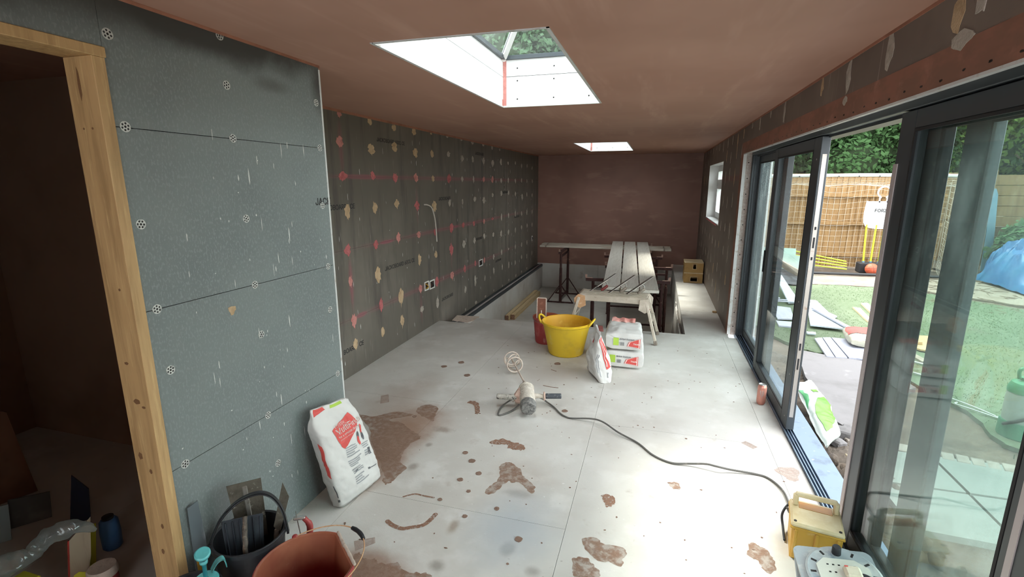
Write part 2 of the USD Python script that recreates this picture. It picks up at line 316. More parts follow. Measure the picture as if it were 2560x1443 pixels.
# ------------------------------------------------------------------ the room
def S(name, label, cat_): return thing(name, label, cat_, kind='structure')
fl = S('floor', 'pale grey dusty board floor with brown plaster stains', 'floor')
part(fl, 'sub_floor', [box((-4.3, -2.6, -.16), (.97, 5.64, -.03)), box((-2.2, 5.64, -.16), (.97, 5.88, -.03)), box((.42, 5.88, -.16), (XR, YF, -.03))], 'floor_edge')
xs, g = [-4.3, -3.9, -2.72, -1.54, -.355, .83, .974], .0009
for i in range(6):
    y = -2.6 + (0 if i % 2 else -1.2)
    while y < 5.9:
        y0, y1 = max(y, -2.6), min(y + 2.4, 5.9); y += 2.4
        if y1 - y0 < .02: continue
        x0, x1 = xs[i] + g, xs[i + 1] - g
        P = Polygon([(x0, y0 + g), (x1, y0 + g), (x1, y1 - g if y1 < 5.9 else y1), (x0, y1 - g if y1 < 5.9 else y1)])
        P = P.difference(sbox(-3, 5.64, -2.2, 6.2))
        if P.area > 1e-3: part(fl, 'floor_board', prism(P, -.03, 0), 'floor_board')
for (x0, x1, y0, y1) in [(.415, XR, 5.9, 7.05), (.415, XR, 7.053, 9.0), (.415, XR, 9.003, YF)]:
    part(fl, 'floor_board', box((x0, y0 + .002, -.03), (x1, y1, 0)), 'floor_board')
ST = {"big":[[-2.13,3.02],[-1.99,3.03],[-1.92,3.1],[-1.86,3.15],[-1.78,3.15],[-1.72,3.14],[-1.76,3.09],[-1.83,3.05],[-1.84,3.0],[-1.75,3.0],[-1.65,2.94],[-1.55,2.88],[-1.5,2.83],[-1.53,2.75],[-1.53,2.67],[-1.51,2.58],[-1.49,2.52],[-1.42,2.48],[-1.42,2.41],[-1.43,2.32],[-1.45,2.29],[-1.49,2.32],[-1.49,2.36],[-1.59,2.47],[-1.78,2.68],[-1.94,2.88]],"b2":[[-1.71,3.21],[-1.71,3.28],[-1.67,3.33],[-1.58,3.29],[-1.56,3.19],[-1.53,3.1],[-1.58,3.13],[-1.65,3.16]],"cornerL":[[-1.39,3.46],[-1.34,3.5],[-1.28,3.43],[-1.24,3.34],[-1.25,3.29],[-1.28,3.36],[-1.33,3.44]],"arc1":[[-1.29,2.21],[-1.24,2.25],[-1.19,2.25],[-1.12,2.25]],"arc2":[[-1.27,2.0],[-1.23,1.98],[-1.17,1.97],[-1.13,1.99],[-1.08,2.02],[-1.06,2.06],[-1.05,2.12]],"print":[[-1.0,2.9],[-1.0,2.94],[-0.93,2.98],[-0.86,2.96],[-0.8,2.95],[-0.76,2.91],[-0.78,2.88],[-0.86,2.88],[-0.88,2.92],[-0.95,2.91]],"vee":[[-0.85,2.39],[-0.82,2.47],[-0.81,2.55],[-0.84,2.65],[-0.83,2.69],[-0.79,2.7],[-0.73,2.65],[-0.69,2.58],[-0.62,2.53],[-0.6,2.47],[-0.61,2.46],[-0.66,2.52],[-0.72,2.54],[-0.73,2.52],[-0.76,2.54],[-0.8,2.44],[-0.82,2.39]],"bl":[[-1.29,1.65],[-1.3,1.73],[-1.28,1.75],[-1.24,1.73],[-1.19,1.74],[-1.16,1.72],[-1.07,1.75],[-1.04,1.72],[-0.96,1.72],[-0.91,1.73],[-0.91,1.71],[-1.27,1.61]],"rect1":[[-2.13,3.38],[-2.09,3.42],[-2.01,3.29],[-2.06,3.25]],"rect2":[[-1.35,1.82],[-1.27,1.87],[-1.25,1.84],[-1.31,1.77]],"r1":[[0.53,2.34],[0.56,2.36],[0.58,2.34],[0.61,2.33],[0.62,2.28],[0.63,2.22],[0.6,2.17],[0.57,2.2],[0.56,2.25],[0.53,2.26]],"r2":[[0.81,3.1],[0.87,3.14],[0.92,3.15],[0.94,3.12],[0.91,3.01],[0.86,3.0],[0.85,3.03]],"r3":[[-0.25,2.15],[-0.2,2.17],[-0.16,2.14],[-0.07,2.14],[-0.06,2.11],[-0.07,2.04],[-0.12,2.05],[-0.16,2.04],[-0.21,2.08]],"r4":[[-0.27,2.01],[-0.22,2.01],[-0.18,1.97],[-0.16,1.93],[-0.24,1.91],[-0.26,1.94]],"sq":[[-0.19,2.49],[-0.19,2.54],[-0.14,2.54],[-0.13,2.49],[-0.14,2.46],[-0.17,2.45]],"tape":[[0.66,3.39],[0.69,3.42],[0.75,3.36],[0.72,3.33]],"sm":[[0.17,2.77],[0.22,2.78],[0.23,2.73],[0.19,2.73]]}
for n_, (k, P) in enumerate(ST.items()):
    if k.startswith('arc'): P = LineString(spl(P, 6)).buffer(.013 if k == 'arc2' else .006)
    elif k in ('rect1', 'rect2', 'tape'): P = Polygon(P).buffer(.004)
    else: P = Polygon(spl(P, 5, True) + rng.normal(0, .004, (len(P) * 5, 2))).buffer(0).buffer(.012 if k in ('vee', 'r3', 'r4', 'b2') else .004)
    m_ = prism(P, 0, .0009); part(fl, 'plaster_stain', tm(m_.vertices, m_.faces[m_.vertices[m_.faces][:, :, 2].min(1) > .0005]), 'stain_3' if k in ('rect1', 'rect2', 'tape', 'r2') else 'stain_0' if k in ('arc1', 'arc2', 'print', 'cornerL', 'sq') else 'stain_1')
for (x, y, r) in [(-1.123, 2.744, .02), (-1.045, 2.662, .022), (-.955, 2.544, .02), (-1.041, 2.453, .018), (-.952, 2.361, .013), (-1.079, 2.244, .013), (-.892, 2.15, .014), (-1.688, 3.12, .017), (-.568, 2.063, .02), (-.746, 2.257, .014), (-.597, 3.529, .026), (-.85, 4.528, .034), (-1.9, 4.15, .03), (-1.78, 4.3, .03), (-1.6, 4.0, .03)]:
    part(fl, 'plaster_drop', move(prism(Polygon(splat(2 * r, 2 * r, 12, .15)).buffer(0), 0, .003), (x, y, 0)), 'stain_2')
for pts in ([(-.93, 4.1), (-.945, 4.05), (-.93, 4.0)], [(-.87, 3.97), (-.8, 3.955), (-.73, 3.955)], [(-.88, 4.36), (-.82, 4.33)]):
    part(fl, 'scuff', prism(Polygon(np.vstack([np.array(pts) + (0, .006), np.array(pts[::-1]) - (0, .006)])), 0, .0008), 'stain_2')
v = [move(prism(Polygon(splat(a, b, 7, .4)).buffer(0), 0, .002), (x, y, 0)) for a, b, x, y in [(rng.uniform(.004, .016), rng.uniform(.004, .012), rng.uniform(-1.5, .85), rng.uniform(1.6, 5.6)) for _ in range(150)]]
part(fl, 'grit', v, 'stain_2', kind='stuff')

pit = S('floor_sunken', 'sunken pale floor and pale lining of the lower far end', 'floor')
part(pit, 'sunken_floor', box((-2.52, 5.7, ZP - .1), (.43, YF, ZP)), 'pit_floor')
for y0, y1 in [(5.66, 7.9), (7.905, 10.1), (10.105, YF)]:
    part(pit, 'lining_panel', box((-2.56, y0, ZP), (-2.5, y1, -.13)), 'pit_wall')
    part(pit, 'lining_panel', box((.415, max(y0, 5.9), ZP), (.455, y1, -.031)), 'pit_wall')
part(pit, 'coping', box((-2.64, 5.66, -.165), (-2.497, YF, -.12), .004), 'alu_dark')
part(pit, 'coping_edge', box((-2.56, 5.66, -.12), (-2.535, YF, -.112)), 'alu_mauve')
for x0, x1 in [(-2.5, -1.2), (-1.195, .415)]: part(pit, 'lining_panel', box((x0, YF - .03, ZP), (x1, YF, -.09)), 'pit_wall')
part(pit, 'lining_panel', box((-2.2, 5.86, ZP), (.415, 5.897, -.031)), 'pit_wall')

wl = S('wall_left', 'long dark grey wall of tile boards dotted with pink and tan filler', 'wall')
rows = [(-.12, .53, [5.15, 7.4, 9.75]), (.53, 1.17, [3.78, 6.1, 8.6]), (1.17, 1.81, [5.15, 7.65, 9.9]), (1.81, H + .02, [3.78, 6.3, 8.8])]
for z0, z1, js in rows:
    ys = [2.3] + js + [YF + .02]
    for a, b in zip(ys, ys[1:]): part(wl, 'wall_board', box((XL - .02, a + .0008, z0 + .0008), (XL, b - .0008, z1 - .0008)), 'board_dark')
part(wl, 'wall_core', box((XL - .2, 2.3, -.7), (XL - .021, YF + .02, H + .02)), 'roof_dark')
for s in "3.79,2.33,0.08,0.06,P 4.26,2.32,0.08,0.06,T 4.71,2.31,0.11,0.07,T 5.15,2.31,0.11,0.07,T 5.59,2.33,0.06,0.02,T 6.06,2.34,0.08,0.03,W 6.55,2.34,0.09,0.04,W 6.98,2.33,0.13,0.05,W 7.45,2.33,0.1,0.03,W 7.88,2.32,0.09,0.06,W 8.29,2.31,0.08,0.04,W 3.77,2.1,0.11,0.09,P 4.26,2.07,0.14,0.11,T 4.7,2.12,0.13,0.1,T 5.16,2.09,0.13,0.11,T 5.6,2.1,0.11,0.09,T 6.09,2.12,0.14,0.07,W 6.56,2.09,0.13,0.1,W 6.98,2.1,0.09,0.09,W 7.45,2.1,0.14,0.11,W 7.91,2.08,0.15,0.12,W 8.36,2.11,0.14,0.12,W 8.79,2.11,0.09,0.06,W 9.28,2.13,0.11,0.07,W 9.73,2.09,0.1,0.09,W 10.17,2.1,0.11,0.09,W 10.6,2.08,0.1,0.09,W 3.78,1.81,0.15,0.08,P 4.26,1.82,0.1,0.09,P 4.68,1.81,0.13,0.1,P 5.15,1.81,0.13,0.1,P 5.6,1.81,0.1,0.07,T 6.09,1.81,0.14,0.11,P 6.55,1.81,0.11,0.08,W 7.0,1.81,0.08,0.1,W 7.45,1.81,0.12,0.09,P 7.88,1.81,0.13,0.11,P 8.36,1.8,0.12,0.1,W 8.8,1.81,0.1,0.1,W 9.27,1.8,0.11,0.1,W 9.73,1.81,0.1,0.09,W 10.16,1.8,0.09,0.09,W 10.63,1.8,0.1,0.09,W 3.81,1.51,0.1,0.13,T 4.26,1.52,0.1,0.12,T 4.69,1.54,0.11,0.1,T 5.15,1.5,0.14,0.12,P 5.62,1.48,0.19,0.15,T 6.09,1.5,0.1,0.09,W 6.54,1.5,0.07,0.08,W 7.04,1.52,0.13,0.08,W 7.44,1.49,0.15,0.1,W 7.88,1.56,0.11,0.07,W 8.37,1.58,0.12,0.09,W 8.81,1.58,0.11,0.09,W 9.28,1.55,0.11,0.1,W 9.78,1.48,0.16,0.13,W 10.16,1.52,0.09,0.09,W 10.62,1.5,0.1,0.1,W 3.77,1.17,0.11,0.11,P 4.24,1.16,0.09,0.1,P 4.69,1.18,0.11,0.11,P 5.16,1.17,0.12,0.08,P 5.61,1.16,0.1,0.1,P 6.12,1.17,0.19,0.13,P 6.55,1.17,0.11,0.08,P 6.98,1.16,0.11,0.08,P 7.44,1.16,0.1,0.09,P 7.87,1.17,0.18,0.05,P 8.37,1.16,0.09,0.12,W 8.81,1.16,0.1,0.1,W 9.28,1.17,0.11,0.11,W 9.74,1.15,0.12,0.11,W 10.17,1.15,0.11,0.12,W 10.63,1.13,0.1,0.11,W 3.78,0.88,0.07,0.1,P 4.25,0.86,0.12,0.17,T 5.16,0.88,0.1,0.14,T 5.61,0.87,0.1,0.09,T 6.1,0.88,0.15,0.16,P 6.56,0.9,0.15,0.13,W 7.0,0.9,0.11,0.09,W 7.44,0.92,0.11,0.1,W 7.9,0.9,0.1,0.08,W 8.34,0.88,0.12,0.12,W 8.8,0.86,0.12,0.1,W 9.28,0.85,0.11,0.11,W 9.74,0.87,0.11,0.1,W 10.2,0.87,0.11,0.1,W 10.64,0.85,0.1,0.1,W 3.79,0.51,0.1,0.14,P 4.27,0.54,0.09,0.14,P 4.68,0.54,0.13,0.2,T 5.15,0.53,0.09,0.12,P 5.61,0.53,0.11,0.13,P 6.1,0.52,0.15,0.12,P 6.57,0.53,0.12,0.11,P 7.01,0.54,0.1,0.1,P 7.43,0.53,0.09,0.11,P 7.91,0.52,0.1,0.1,W 8.37,0.54,0.11,0.12,W 8.81,0.54,0.1,0.04,W 9.28,0.52,0.1,0.1,W 9.75,0.51,0.11,0.09,W 10.19,0.51,0.1,0.1,W 10.65,0.5,0.1,0.1,W 3.79,0.28,0.08,0.1,T 4.27,0.25,0.08,0.12,T 4.68,0.26,0.09,0.14,T 5.17,0.27,0.11,0.08,W 5.61,0.25,0.11,0.13,W 6.58,0.22,0.09,0.1,W 7.0,0.27,0.1,0.16,W 7.45,0.23,0.07,0.09,W 7.91,0.27,0.11,0.12,W 8.4,0.26,0.08,0.11,W 8.82,0.23,0.09,0.13,W 9.27,0.21,0.1,0.1,W 9.75,0.25,0.11,0.1,W 10.18,0.21,0.1,0.1,W 10.64,0.22,0.1,0.11,W 7.02,-0.08,0.12,0.05,W 6.57,-0.08,0.05,0.04,W 7.46,-0.08,0.08,0.04,W 7.9,-0.07,0.07,0.04,W 8.41,-0.09,0.08,0.04,W 8.82,-0.06,0.09,0.05,W 9.31,-0.06,0.13,0.06,W 9.75,-0.06,0.11,0.05,W 10.19,-0.06,0.1,0.05,W".split():
    y, z, w, h, c = s.split(','); y, z, w, h = map(float, (y, z, w, h)); w = min(max(w * .74, .034), .115); h = min(h * .84, .18)
    if c == 'P': c = random.choice([0, 3])
    elif c == 'T': c = 1
    else: c = 2
    if z + h / 2 > H - .01: h = 2 * (H - .01 - z)
    P = Polygon(splat(w, h, 18, .34)).buffer(0).buffer(.003); tw = w * random.uniform(.15, .3); P = P.union(Polygon([(-tw, 0), (tw, 0), (tw * random.uniform(-.5, .6), -h * random.uniform(.5, .8)), (-tw * .5, -h * .45)])).buffer(0) if z - h > .02 else P
    part(wl, 'filler_patch', on_x(prism(P, 0, .0012), XL, y, z), f'filler_{c}')
WORD = 'JACKOBOARD'
for y, z, s, h in [(4.36, 2.150, WORD + ' 6001 CE', .036), (5.74, 1.54, WORD, .04), (4.38, .872, WORD + ' 6001 CE', .042), (5.74, .235, WORD, .04), (3.6, .235, 'BOARD   CE', .042), (3.56, 1.53, 'OBOARD   CE', .042), (7.08, 2.17, WORD, .04), (7.0, .89, WORD, .036), (8.45, 1.575, WORD, .04), (9.2, 1.09, WORD, .04), (8.0, .4, WORD, .036)]:
    part(wl, 'printed_word', on_x(text(s, h), XL, y, z), 'print_dark')
v = []
for _ in range(170):
    y, z = rng.uniform(2.9, 11), rng.uniform(.05, 2.2); w, h = rng.uniform(.003, .010), rng.uniform(.008, .06)
    v.append(on_x(prism(Polygon(splat(w, h, 7, .4)).buffer(0), 0, .0008), XL, y, z))
part(wl, 'paint_fleck', v, 'paint_white', kind='stuff')
part(wl, 'plaster_edge', wob(box((XL, 2.4, H - .022), (XL + .004, YF, H)), .004, 9), 'plaster_orange')

wp = S('wall_left_near', 'pale blue-grey board wall with round metal fixing washers', 'wall')
Y0 = 1.287
for z0, z1 in [(0, .641), (.641, 1.291), (1.291, 1.939), (1.939, H + .01)]:
    part(wp, 'wall_board', box((XP - .012, Y0 if z0 < 1.9 else Y0, z0 + .0013), (XP, YC - .004, z1 - .0013)), 'board_grey')
part(wp, 'wall_board', box((XP - .012, .25, 2.189), (XP, Y0 - .001, H + .01)), 'board_grey')
part(wp, 'wall_board', box((XP - .012, -2.6, 0), (XP, .249, H + .01)), 'board_grey')
part(wp, 'wall_core', [box((XP - .125, 1.29, 0), (XP - .013, YC - .01, H + .01)), box((XP - .125, -2.6, 0), (XP - .013, .25, H + .01)), box((XP - .125, .25, 2.2), (XP - .013, 1.29, H + .01))], 'roof_dark')
part(wp, 'return_board', box((XL - .02, YC - .13, 0), (XP - .005, YC - .004, H + .01)), 'board_dark')
hole = lambda x, y, r: Point(x, y).buffer(r, 10)
wz = Point(0, 0).buffer(.018, 14).difference(hole(0, 0, .0042))
for k in range(6): wz = wz.difference(hole(.0113 * math.cos(k * PI / 3 + .3), .0113 * math.sin(k * PI / 3 + .3), .0037))
wm_ = prism(wz, 0, .0016); sm_ = lathe([(0, 0), (.0042, 0), (.0036, .001), (0, .0008)], 10)
for y, z in [(1.31, 2.233), (1.767, 2.347), (1.773, 2.156), (2.351, 2.17), (1.32, 1.942), (1.774, 1.941), (2.351, 1.939), (1.32, 1.608), (1.796, 1.596), (2.335, 1.631), (1.33, 1.292), (1.803, 1.291), (2.341, 1.291), (1.808, 1.049), (2.327, 1.041), (1.345, 1.045), (2.349, .641), (1.793, .64), (1.345, .642), (1.822, .362), (1.35, .33)]:
    a = random.uniform(0, 1); t = part(wp, 'fixing_washer', on_x(rotz(wm_, a), XP, y, z), 'washer'); part(t, 'washer_recess', on_x(prism(Point(0, 0).buffer(.0172, 12), 0, .0006), XP, y, z), 'print_dark'); part(t, 'screw_head', on_x(sm_, XP, y, z), 'screw')
part(wp, 'printed_word', on_x(text('JACK', .036), XP, 2.277, 1.636), 'print_dark')
v = []
for _ in range(75):
    y, z = rng.normal(1.85, .25), rng.uniform(.1, 2.0)
    if not 1.33 < y < 2.36: continue
    w, h = rng.uniform(.0025, .007), rng.choice([.008, .012, .03, .05]) * rng.uniform(.7, 1.2)
    v.append(on_x(prism(Polygon(splat(w, h, 7, .45)).buffer(0), 0, .0007), XP, y, z))
part(wp, 'paint_fleck', v, 'paint_white', kind='stuff')
part(wp, 'filler_blob', on_x(prism(Polygon(splat(.035, .045, 12, .3)).buffer(0), 0, .002), XP, 1.66, 1.205), 'filler_1')
part(wp, 'plaster_edge', wob(box((XP, .25, H - .012), (XP + .004, YC, H)), .004, 9), 'plaster_orange')
tr = S('trim_1', 'white plaster corner bead down the end of the grey board wall', 'trim')
part(tr, 'bead', box((XP - .004, YC - .006, 0), (XP + .003, YC + .006, H - .02), .002), 'white_bead')

d1 = S('door_1', 'rough pine doorway lining round the dark opening', 'door frame')
part(d1, 'frame_post', box((XP - .125, 1.245, 0), (XP + .004, 1.287, 2.155), .002), 'timber', smooth=False)
part(d1, 'frame_head', box((XP - .125, .21, 2.155), (XP + .005, 1.292, 2.188), .002), 'timber')
part(d1, 'frame_post', box((XP - .125, .21, 0), (XP + .004, .252, 2.155), .002), 'timber')
mat('store_plaster', (168, 140, 120), .7, [((150, 122, 102), 1.2, .42, .7)], (9, .05), **W_)
for x, z, w, h in [(-.045, 1.93, .008, .008), (-.085, 1.93, .008, .008), (-.07, 2.07, .012, .10), (-.05, 1.38, .010, .010), (-.06, .95, .03, .02), (-.03, .93, .02, .012), (-.09, .72, .02, .03), (-.05, .66, .014, .02), (-.04, .42, .012, .02), (-.06, .30, .016, .026), (-.08, 1.1, .02, .012)]:
    part(d1, 'knot', on_ym(prism(Polygon(splat(w, h, 10, .2)).buffer(0), 0, .0006), 1.245, XP + x, z), 'handle_knot')
dark = S('wall_store', 'brown plastered walls of the unlit room behind the doorway', 'wall')
part(dark, 'store_wall', box((-4.4, -2.6, -.2), (-4.29, 2.3, H + .03)), 'store_plaster')
part(dark, 'store_wall', box((-4.4, 2.20, -.2), (XL - .02, 2.3, H + .03)), 'store_plaster')

wb = S('wall_back', 'reddish brown fresh plaster end wall', 'wall')
part(wb, 'plaster_face', box((XL - .2, YF, -.09), (XR + .3, YF + .2, H + .02)), 'plaster_brown')
part(wb, 'wall_base', box((XL - .2, YF + .001, -.8), (XR + .3, YF + .2, -.09)), 'pit_wall')
wf = S('wall_front', 'brown plastered wall behind the camera with two window openings', 'wall')
part(wf, 'plaster_face', prism(sbox(-4.4, 0, 1.2, H + .02).difference(sbox(-1.5, .25, .75, 2.15)).difference(sbox(-4.15, 1.25, -3.85, 1.6)), 0, .2).apply_transform(frame((0, -2.6, 0), (1, 0, 0), (0, 0, 1), (0, -1, 0))), 'plaster_brown')

wr = S('wall_right', 'dark board wall with pale filler streaks round the white window', 'wall')
WIN = (7.80, 9.72, 1.14, 2.06)
P = sbox(-11.2, -.2, 2.6, H + .02).difference(sbox(-WIN[1], WIN[2], -WIN[0], WIN[3]))
part(wr, 'wall_board', on_xm(prism(P.difference(sbox(-6.05, -.21, -.25, 2.06)), -.012, 0), XR), 'board_right')
part(wr, 'wall_core', on_xm(prism(P.difference(sbox(-6.052, -.21, -.248, 2.10)), -.30, -.0125), XR), 'white_board')
part(wr, 'plaster_band', on_xm(prism(sbox(-6.2, 2.062, -.2, 2.185), 0, .002), XR), 'plaster_band')
part(wr, 'plaster_band', on_xm(prism(sbox(-6.22, 0.01, -6.052, 2.062), 0, .002), XR), 'plaster_band')
part(wr, 'plaster_edge', wob(box((XR - .004, -1, H - .014), (XR, YF, H)), .004, 9), 'plaster_orange')
for r_, z in enumerate([2.3, 2.1, 1.81, 1.51, 1.17, .88, .55, .26]):
    for c in range(24):
        y = .3 + .45 * c + rng.normal(0, .03); zz = z + rng.normal(0, .02)
        if (y < 6.1 and z < 2.2) or (WIN[0] - .05 < y < WIN[1] + .05 and WIN[2] - .08 < z < WIN[3] + .08) or y > 11.1: continue
        h = min(rng.uniform(.09, .2), 2 * (H - .005 - zz))
        if h < .03: continue
        part(wr, 'filler_patch', on_xm(prism(Polygon(splat(rng.uniform(.04, .075), h, 12, .35)).buffer(0), 0, .0015), XR, y, zz), 'filler_2' if rng.random() < .8 else 'filler_1')
for y, z, w, h in [(1.92, 2.29, .06, .1), (2.0, 2.19, .12, .06), (3.0, 2.16, .06, .04)]:
    part(wr, 'filler_patch', on_xm(prism(Polygon(splat(w, h, 14, .3)).buffer(0), 0, .003), XR, y, z), 'filler_2')
tr = S('trim_2', 'white perforated plaster bead round the glazed door opening', 'trim')
part(tr, 'head_bead', box((XR - .003, .25, 2.056), (XR + .01, 6.06, 2.066)), 'white_bead')
part(tr, 'head_soffit', box((XR + .012, .25, 2.078), (.976, 6.05, 2.09)), 'white_bead')
part(tr, 'side_bead', box((XR - .003, 6.044, 0), (XR + .03, 6.056, 2.056)), 'white_bead')
part(tr, 'side_reveal', box((XR + .03, 6.046, 0), (.976, 6.06, 2.078)), 'stain_3')
part(tr, 'nail_hole', [on_ym(prism(Point(0, 0).buffer(.006, 6), 0, .0006), 6.046, XR + .055, z) for z in np.arange(.1, 2.0, .17)] + [on_xm(prism(Polygon(splat(.018, .008, 8)).buffer(0), 0, .0006), XR - .002, y, 2.085 + .004 * (i % 3)) for i, y in enumerate(np.arange(1.3, 5.9, .13))], 'screw')

SK = [(-1.255, -.465, 2.10, 4.059), (-1.29, -.478, 7.87, 9.925)]
P = sbox(-4.4, -2.8, XR + .3, YF + .2)
for x0, x1, y0, y1 in SK: P = P.difference(sbox(x0 - .012, y0 - .012, x1 + .012, y1 + .012))
ce = S('ceiling', 'pinkish brown freshly plastered ceiling', 'ceiling')
part(ce, 'plaster_face', prism(P, H, H + .03), 'plaster_ceiling')
ro = S('roof', 'flat roof over the room with two lantern openings', 'roof')
part(ro, 'deck', prism(P, H + .03, 2.715), 'roof_dark')
for i, (x0, x1, y0, y1) in enumerate(SK):
    w = S(f'window_{i + 2}', ['near', 'far'][i] + ' rectangular roof light with white boarded shaft and pitched glass', 'roof light')
    zt = 2.722
    for z0, z1 in [(H - .002, 2.592), (2.596, zt)]:
        part(w, 'shaft_board', box((x0 - .011, y0, z0), (x0, y1, z1)), 'white_board')
        part(w, 'shaft_board', box((x1, y0, z0), (x1 + .011, y1, z1)), 'white_board')
        part(w, 'shaft_board', box((x0, y1, z0), (x1, y1 + .011, z1)), 'white_board')
        part(w, 'shaft_board', box((x0, y0 - .011, z0), (x1, y0, z1)), 'white_board')
    part(w, 'corner_tape', [box((x0, y1 - .0012, H + .01), (x0 + .028, y1, zt)), box((x0, y1 - .028, H + .01), (x0 + .0012, y1, 2.42))], 'filler_3', label='pink taped corner of the shaft')
    part(w, 'edge_bead', [box((x0 - .012, y0 - .012, H - .004), (x0 + .004, y1 + .004, H + .004)), box((x1 - .004, y0, H - .004), (x1 + .012, y1 + .004, H + .004)), box((x0, y1 - .004, H - .004), (x1, y1 + .012, H + .004)), box((x0, y0 - .012, H - .004), (x1, y0 + .004, H + .004))], 'white_bead')
    for dx in (.12, .42, .7):
        for z in (2.42, 2.56, 2.655): part(w, 'screw_head', on_ym(lathe([(0, 0), (.006, 0), (.006, .0006), (0, .0006)], 8), y1, x0 + dx, z), 'screw')
    cx, r0, r1, zr = (x0 + x1) / 2, y0 + .62, y1 - .62, 3.02
    C4 = [V(x0, y0, zt), V(x1, y0, zt), V(x1, y1, zt), V(x0, y1, zt)]; R2 = [V(cx, r0, zr), V(cx, r1, zr)]
    part(w, 'curb_rail', [beam(C4[k] + V(0, 0, .012), C4[(k + 1) % 4] + V(0, 0, .012), .05, .03) for k in range(4)], 'alu_dark')
    for k in range(4):
        a, b = C4[k], R2[0 if k in (0, 1) else 1]
        part(w, 'hip_bar', beam(a, b, .035, .03), 'upvc'); part(w, 'hip_cap', beam(a + V(0, 0, .02), b + V(0, 0, .02), .045, .014), 'alu_dark')
    part(w, 'ridge_bar', beam(R2[0], R2[1], .04, .04), 'upvc')
    for q in ([C4[0], C4[3], R2[1], R2[0]], [C4[1], R2[0], R2[1], C4[2]][::1], [C4[0], R2[0], C4[1]], [C4[3], C4[2], R2[1]]):
        part(w, 'glass_pane', tm(np.array(q) + V(0, 0, .012), [[0, 1, 2], [0, 2, 3]] if len(q) == 4 else [[0, 1, 2]]), 'pane_roof')

# white side window
w1 = S('window_1', 'small white plastic casement window in the right wall', 'window')
a, b, c, d = WIN; xo = XR + .15
for q0, q1 in (((XR - .002, b - .008, c), (xo + .08, b - .0005, d)), ((XR - .002, a + .0005, c), (xo + .08, a + .008, d)), ((XR - .002, a, d - .008), (xo + .08, b, d - .0005))): part(w1, 'reveal', box(q0, q1), 'white_board')
part(w1, 'pink_tape', box((XR - .003, a + .3, c - .03), (XR + .001, b - .02, c - .006)), 'filler_0', label='strip of pink tape under the sill')
part(w1, 'window_sill', box((XR - .006, a, c + .0005), (xo + .08, b, c + .012)), 'white_board')
part(w1, 'window_frame', on_xm(prism(sbox(-b, c, -a, d).difference(sbox(-b + .06, c + .06, -a - .06, d - .06)), -.06, 0), xo), 'upvc')
part(w1, 'transom', box((xo, a + .06, 1.70), (xo + .06, b - .06, 1.76)), 'upvc')
part(w1, 'mullion', box((xo, (a + b) / 2 - .03, c + .06), (xo + .06, (a + b) / 2 + .03, d - .06)), 'upvc')
for y0, y1 in [(a + .06, (a + b) / 2 - .03), ((a + b) / 2 + .03, b - .06)]:
    for z0, z1 in [(c + .06, 1.70), (1.76, d - .06)]:
        s = part(w1, 'sash', on_xm(prism(sbox(-y1, z0, -y0, z1).difference(sbox(-y1 + .05, z0 + .05, -y0 - .05, z1 - .05)), -.045, .012), xo), 'upvc')
        part(s, 'pane', box((xo + .02, y0 + .05, z0 + .05), (xo + .024, y1 - .05, z1 - .05)), 'pane_clear')

# glazed sliding doors: three tracks side by side, x is outwards
d2 = S('door_2', 'dark grey aluminium sliding glass doors, the middle standing open', 'sliding door')
part(d2, 'head_rail', [box((.976, .25, 2.045), (1.16, 6.05, 2.098), .003), box((1.02, .25, 2.03), (1.035, 6.0, 2.046))], 'alu_dark')
part(d2, 'side_jamb', [box((.976, 5.985, .0), (1.16, 6.045, 2.045), .003), box((1.0, 5.97, .02), (1.012, 5.985, 2.045))], 'alu_dark')
part(d2, 'side_jamb', box((.976, .25, 0), (1.16, .30, 2.045), .003), 'alu_dark')
part(d2, 'sill_track', [box((.972, .25, -.03), (1.035, 6.05, .004))] + [box((x, .25, .004), (x + .006, 6.05, .02)) for x in (.974, .993, 1.012, 1.031)], 'alu_sill')
part(d2, 'sill_plate', box((1.036, .25, -.05), (1.19, 6.05, -.008), .004), 'alu_sill', label='blue-grey sloping outer sill plate')
def panel(x0, x1, y0, y1, sa, sb, z0=.022, z1=2.04, rt=.075, rb=.085, gl='pane_clear'):
    p = part(d2, 'sliding_panel', [box((x0, y0, z0), (x1, y0 + sa, z1), .003), box((x0, y1 - sb, z0), (x1, y1, z1), .003), box((x0, y0 + sa, z1 - rt), (x1, y1 - sb, z1), .003), box((x0, y0 + sa, z0), (x1, y1 - sb, z0 + rb), .003)], 'alu_dark')
    xm = (x0 + x1) / 2
    part(p, 'glass_pane', box((xm - .003, y0 + sa, z0 + rb), (xm + .003, y1 - sb, z1 - rt)), gl)
    part(p, 'glazing_gasket', on_xm(prism(sbox(-y1 + sb, z0 + rb, -y0 - sa, z1 - rt).difference(sbox(-y1 + sb + .012, z0 + rb + .012, -y0 - sa - .012, z1 - rt - .012)), -.008, .001), x0), 'rubber')
    return p
p2 = panel(.982, 1.034, 3.64, 4.93, .15, .11)
part(p2, 'lock_strip', box((.995, 3.637, .12), (1.02, 3.641, 1.93)), 'lock_strip', label='silver lock strip on the leading edge')
part(p2, 'lock_slot', [box((1.003, 3.635, z), (1.013, 3.638, z + h)) for z, h in [(1.33, .07), (.48, .08), (1.25, .02), (1.45, .02), (.62, .05)]], 'rubber')
part(p2, 'screw_head', [on_xm(lathe([(0, 0), (.006, 0), (.005, .002), (0, .002)], 8), .982, y, z) for y, z in [(3.70, .95), (3.70, .42), (3.70, .1), (3.70, 1.9)]], 'lock_strip')
p1 = panel(1.04, 1.088, 4.72, 5.97, .12, .07, gl='pane_smeared')
part(p1, 'pull_handle', box((.972, 4.90, .95), (.982, 4.925, 1.15), .004), 'rubber')
p3 = panel(.985, 1.035, 1.40, 2.57, .13, .13, gl='pane_dusty')
